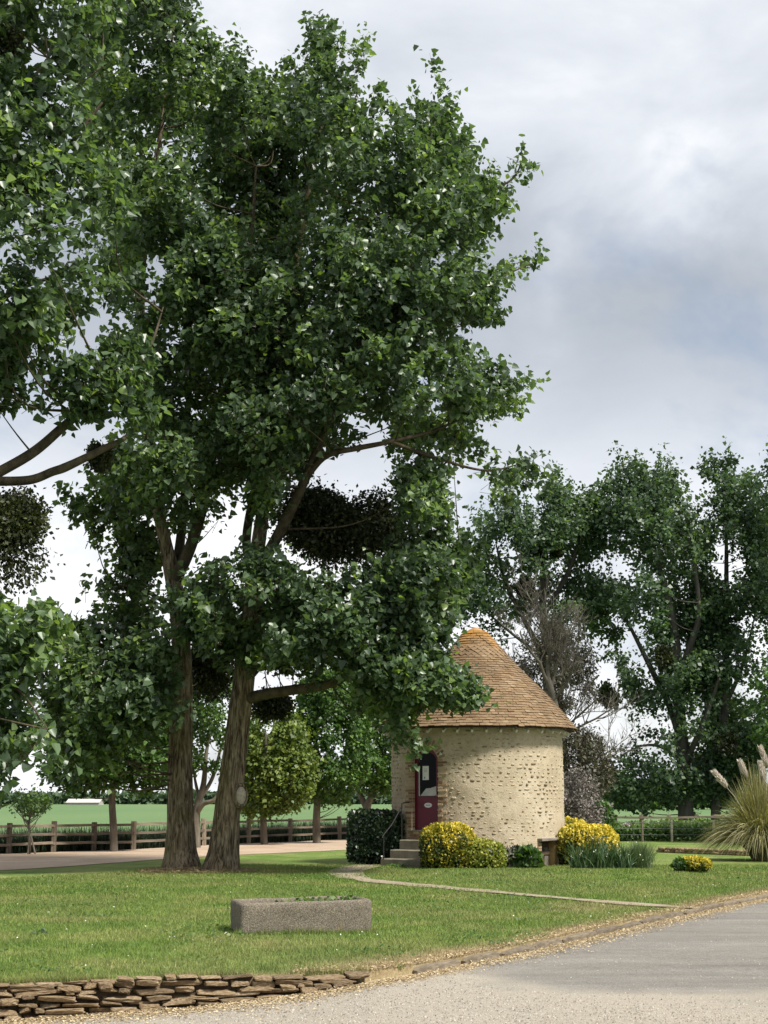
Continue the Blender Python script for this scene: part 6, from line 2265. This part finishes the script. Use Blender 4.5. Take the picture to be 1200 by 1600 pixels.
def build_small_stuff():
    r = np.random.default_rng(301)

    def scatter(n, y0, y1, dens_pow):
        t = r.random(n)
        y = y0 + (y1 - y0) * t ** dens_pow
        x = r.uniform(-1, 1, n) * (y * 0.262 + 0.5)
        return x, y
    Vs, Fs, Rn, Dr = [], [], [], []
    x, y = scatter(480000, 13.4, 41.0, 1.15)
    d = y - edge_y(x)
    k = (d > -0.02) & in_view(x, y)
    x, y = x[k], y[k]
    dr = dryness(x, y)
    k = (r.random(len(x)) > dr * 0.55) & ~((np.hypot(x - TX, y - TY) < TR + 0.1))
    k &= y < np.interp(x, [-12, -8, -6, -4, -2, 0, 4], [31, 35, 38, 43, 48, 60, 60])
    x, y, dr = x[k], y[k], dr[k]
    npth = near_path(x, y)
    x, y, dr = x[~npth], y[~npth], dr[~npth]
    n = len(x)
    z = hz(x, y)
    h = r.uniform(0.018, 0.048, n) * (1 + 0.010 * (y - 14)) * (0.7 + 0.6 * vnoise(np.stack([x, y, 0 * x], -1), 0.35))
    w = r.uniform(0.005, 0.009, n) * (1 + 0.06 * (y - 14))
    an = r.uniform(0, 2 * math.pi, n)
    lean = r.normal(0, 0.45, (n, 2)) * h[:, None]
    V = np.zeros((n, 3, 3))
    V[:, 0] = np.stack([x - np.cos(an) * w / 2, y - np.sin(an) * w / 2, z - 0.004], -1)
    V[:, 1] = np.stack([x + np.cos(an) * w / 2, y + np.sin(an) * w / 2, z - 0.004], -1)
    V[:, 2] = np.stack([x + lean[:, 0], y + lean[:, 1], z + h], -1)
    Fc = np.arange(n * 3).reshape(n, 3)
    o = mesh_np('grass', V.reshape(-1, 3), Fc, M['blade'], None, attrs={'rnd': np.repeat(r.random(n), 3), 'dry': np.repeat(np.clip(dr + (r.random(n) > 0.93) * 0.6, 0, 1), 3)})
    tag(o, 'short mown grass blades covering the lawn', 'grass', kind='stuff')
    # longer tufts on the wall top and against the trough
    n = 5200
    x = r.uniform(-4.2, 0.2, n)
    y = edge_y(x) + np.abs(r.normal(0.02, 0.07, n)) - 0.03
    k = fbm(np.stack([x, y * 0.2, 0 * x], -1), 0.5, 2) > 0.42
    x, y = x[k], y[k]
    m = len(x)
    an = r.uniform(0, 2 * math.pi, m)
    ln = np.abs(r.normal(0.4, 0.25, m))
    V, Fc, kk = blades(r, m, np.stack([x, y, np.full(m, -0.01)], -1), r.uniform(0.03, 0.10, m), np.full(m, 0.006), np.stack([np.cos(an) * ln, np.sin(an) * ln - 0.2, 0 * an], -1), 0.5, 2)
    o = mesh_np('grass_fringe', V, Fc, M['blade'], None, attrs={'rnd': np.repeat(r.random(m), kk), 'dry': np.repeat(np.clip(r.normal(0.35, 0.3, m), 0, 1), kk)})
    tag(o, 'longer grass fringe growing over the top of the low stone wall', 'grass', kind='stuff')
    # longer grass the mower missed against the trough
    p0, p1 = gp(372, 1461), gp(585, 1458)
    n = 1500
    t = r.random(n)
    bx = p0[0] - 0.03 + (p1[0] - p0[0] + 0.06) * t
    by = p0[1] + (p1[1] - p0[1]) * t + 0.06 * (t - 0.5) - np.abs(r.normal(0.015, 0.03, n))
    an = r.uniform(0, 2 * math.pi, n)
    ln = np.abs(r.normal(0.3, 0.2, n))
    V, Fc, kk = blades(r, n, np.stack([bx, by, np.full(n, -0.005)], -1), r.uniform(0.03, 0.10, n) * (0.5 + vnoise(np.stack([bx, 0 * bx, 0 * bx], -1), 0.15)), np.full(n, 0.006), np.stack([np.cos(an) * ln, np.sin(an) * ln, 0 * an], -1), 0.5, 2)
    o = mesh_np('grass_fringe', V, Fc, M['blade'], None, attrs={'rnd': np.repeat(r.random(n), kk), 'dry': np.repeat(np.clip(r.normal(0.15, 0.2, n), 0, 1), kk)})
    tag(o, 'unmown grass fringe growing along the foot of the stone trough', 'grass', kind='stuff')
    # clover and broad-leaved weeds in patches
    x, y = scatter(26000, 14.0, 36, 1.2)
    k = (y > edge_y(x) + 0.25) & (fbm(np.stack([x, y, 0 * x + 9], -1), 1.1, 3) > 0.60) & ~near_path(x, y)
    x, y = x[k], y[k]
    n = len(x)
    P = np.stack([x, y, hz(x, y) + r.uniform(0.015, 0.05, n)], -1)
    V, Fc = leaf_mesh(P, r.normal(0, 1, (n, 3)) * np.array([1, 1, .25]), r.normal(0, .35, (n, 3)) + np.array([0, -0.2, 1]), r.uniform(0.025, 0.06, n), QUAD_V, QUAD_F)
    o = mesh_np('clover', V, Fc, M['herb'], None, attrs={'rnd': np.repeat(r.random(n), 4)})
    tag(o, 'patches of clover and broad-leaved weeds in the lawn', 'weeds', kind='stuff')
    # daisies and petals on the lawn
    x, y = scatter(330, 14.5, 36, 1.2)
    k = (y > edge_y(x) + 0.3)
    x, y = x[k], y[k]
    n = len(x)
    P = np.stack([x, y, hz(x, y) + 0.035], -1)
    V, Fc = leaf_mesh(P, r.normal(0, 1, (n, 3)) * np.array([1, 1, .2]), r.normal(0, .3, (n, 3)) + np.array([0, -0.3, 1]), r.uniform(0.012, 0.030, n), QUAD_V, QUAD_F)
    o = mesh_np('daisies', V, Fc, M['petal'], None, attrs={'rnd': np.repeat(r.random(n), 4)})
    tag(o, 'tiny white daisies scattered over the lawn', 'flowers', kind='stuff')
    # straw and husk litter along kerb and wall foot
    n = 26000
    x = r.uniform(-4.2, 8.5, n)
    side = r.random(n) < 0.78
    dist = np.abs(r.normal(0, 0.26, n)) * (0.6 + 0.9 * vnoise(np.stack([x, 0 * x, 0 * x], -1), 0.9))
    on_wall_side = x < float(edge_w[4, 0]) + 0.2
    off = np.where(on_wall_side, 0.17, 0.13)
    y = np.where(side, edge_y(x) - (off + dist) / 0.75, edge_y(x) + dist * 1.1)
    keep = side | (x > -0.9)
    x, y, side = x[keep], y[keep], side[keep]
    z = np.where(side, road_z(x, y) + 0.012, hz(x, y) + 0.022)
    n = len(x)
    P = np.stack([x, y, z + 0.006 * r.random(n)], -1)
    V, Fc = leaf_mesh(P, r.normal(0, 1, (n, 3)) * np.array([1, 1, .12]), r.normal(0, .25, (n, 3)) + np.array([0, 0, 1]), r.uniform(0.012, 0.04, n), QUAD_V * np.array([0.8, 1, 1]), QUAD_F)
    o = mesh_np('leaf_litter', V, Fc, M['straw'], None, attrs={'rnd': np.repeat(np.clip(r.normal(0.55, 0.25, n), 0, 1), 4)})
    tag(o, 'dry straw-coloured husks and leaf litter lying along the kerb', 'litter', kind='stuff')
    n = 4200
    an = r.uniform(0, 2 * math.pi, n)
    rad = np.sqrt(r.random(n))
    x = -4.35 + 1.45 * rad * np.cos(an)
    y = 37.25 + 0.85 * rad * np.sin(an) - 0.1
    P = np.stack([x, y, hz(x, y) + 0.02 + 0.02 * r.random(n)], -1)
    V, Fc = leaf_mesh(P, r.normal(0, 1, (n, 3)) * np.array([1, 1, .2]), r.normal(0, .3, (n, 3)) + np.array([0, -.2, 1]), r.uniform(0.03, 0.09, n), NARROW_V, QUAD_F)
    o = mesh_np('bark_litter', V, Fc, M['straw'], None, attrs={'rnd': np.repeat(np.clip(r.normal(0.18, 0.18, n), 0, 1), 4)})
    tag(o, 'brown bark litter and twigs round the foot of the twin poplars', 'litter', kind='stuff')
    # loose gravel and stray husks over the road
    n = 60000
    y = 11.0 + 17 * r.random(n) ** 1.6
    x = r.uniform(-1, 1, n) * (y * 0.262 + 0.4)
    k = (y < edge_y(x) - 0.15)
    x, y = x[k], y[k]
    bound = np.interp(x, [-2, 0.5, 1.2, 2.2, 4, 8], [30, 16.8, 14.9, 14.0, 13.7, 13.5])
    k = (y < bound + r.normal(0, 0.4, len(x))) | (r.random(len(x)) < 0.05)
    x, y = x[k], y[k]
    n = len(x)
    P = np.stack([x, y, road_z(x, y) + 0.008], -1)
    tet = np.array([[-.5, -.4, -.3], [.5, -.35, -.3], [0, .5, -.3], [0.05, 0, .45]])
    tf = np.array([[0, 1, 3], [1, 2, 3], [2, 0, 3]])
    V, Fc = leaf_mesh(P, r.normal(0, 1, (n, 3)) * np.array([1, 1, .1]), r.normal(0, .3, (n, 3)) + np.array([0, 0, 1]), r.uniform(0.006, 0.017, n), tet, tf)
    o = mesh_np('gravel', V, Fc, M['gravelbits'], None, attrs={'rnd': np.repeat(r.random(n), 4)})
    tag(o, 'loose pale gravel lying over the road surface', 'gravel', kind='stuff')
    # a few fallen leaf sprigs on the lawn
    for k, (u, v, lab) in enumerate(((62, 1463, 'small fallen sprig of leaves lying on the open lawn'), (622, 1357, 'small leafy weed on the lawn inside the path bend'))):
        c = gp(u, v)
        m = 16
        P = c + np.stack([r.normal(0, 0.07 + 0.06 * k, m), r.normal(0, 0.06, m), r.uniform(0.02, 0.06 + .05 * k, m)], -1)
        V, Fc = leaf_mesh(P, r.normal(0, 1, (m, 3)) * np.array([1, 1, .3]), r.normal(0, .5, (m, 3)) + np.array([0, -0.3, 1]), r.uniform(0.05, 0.1, m) * (1 + .6 * k))
        o = mesh_np('leaf_sprig', V, Fc, M['poplar'] if k == 0 else M['herb'], None, attrs={'rnd': np.repeat(r.random(m), 6)})
        tag(o, lab, 'leaves')


build_small_stuff()
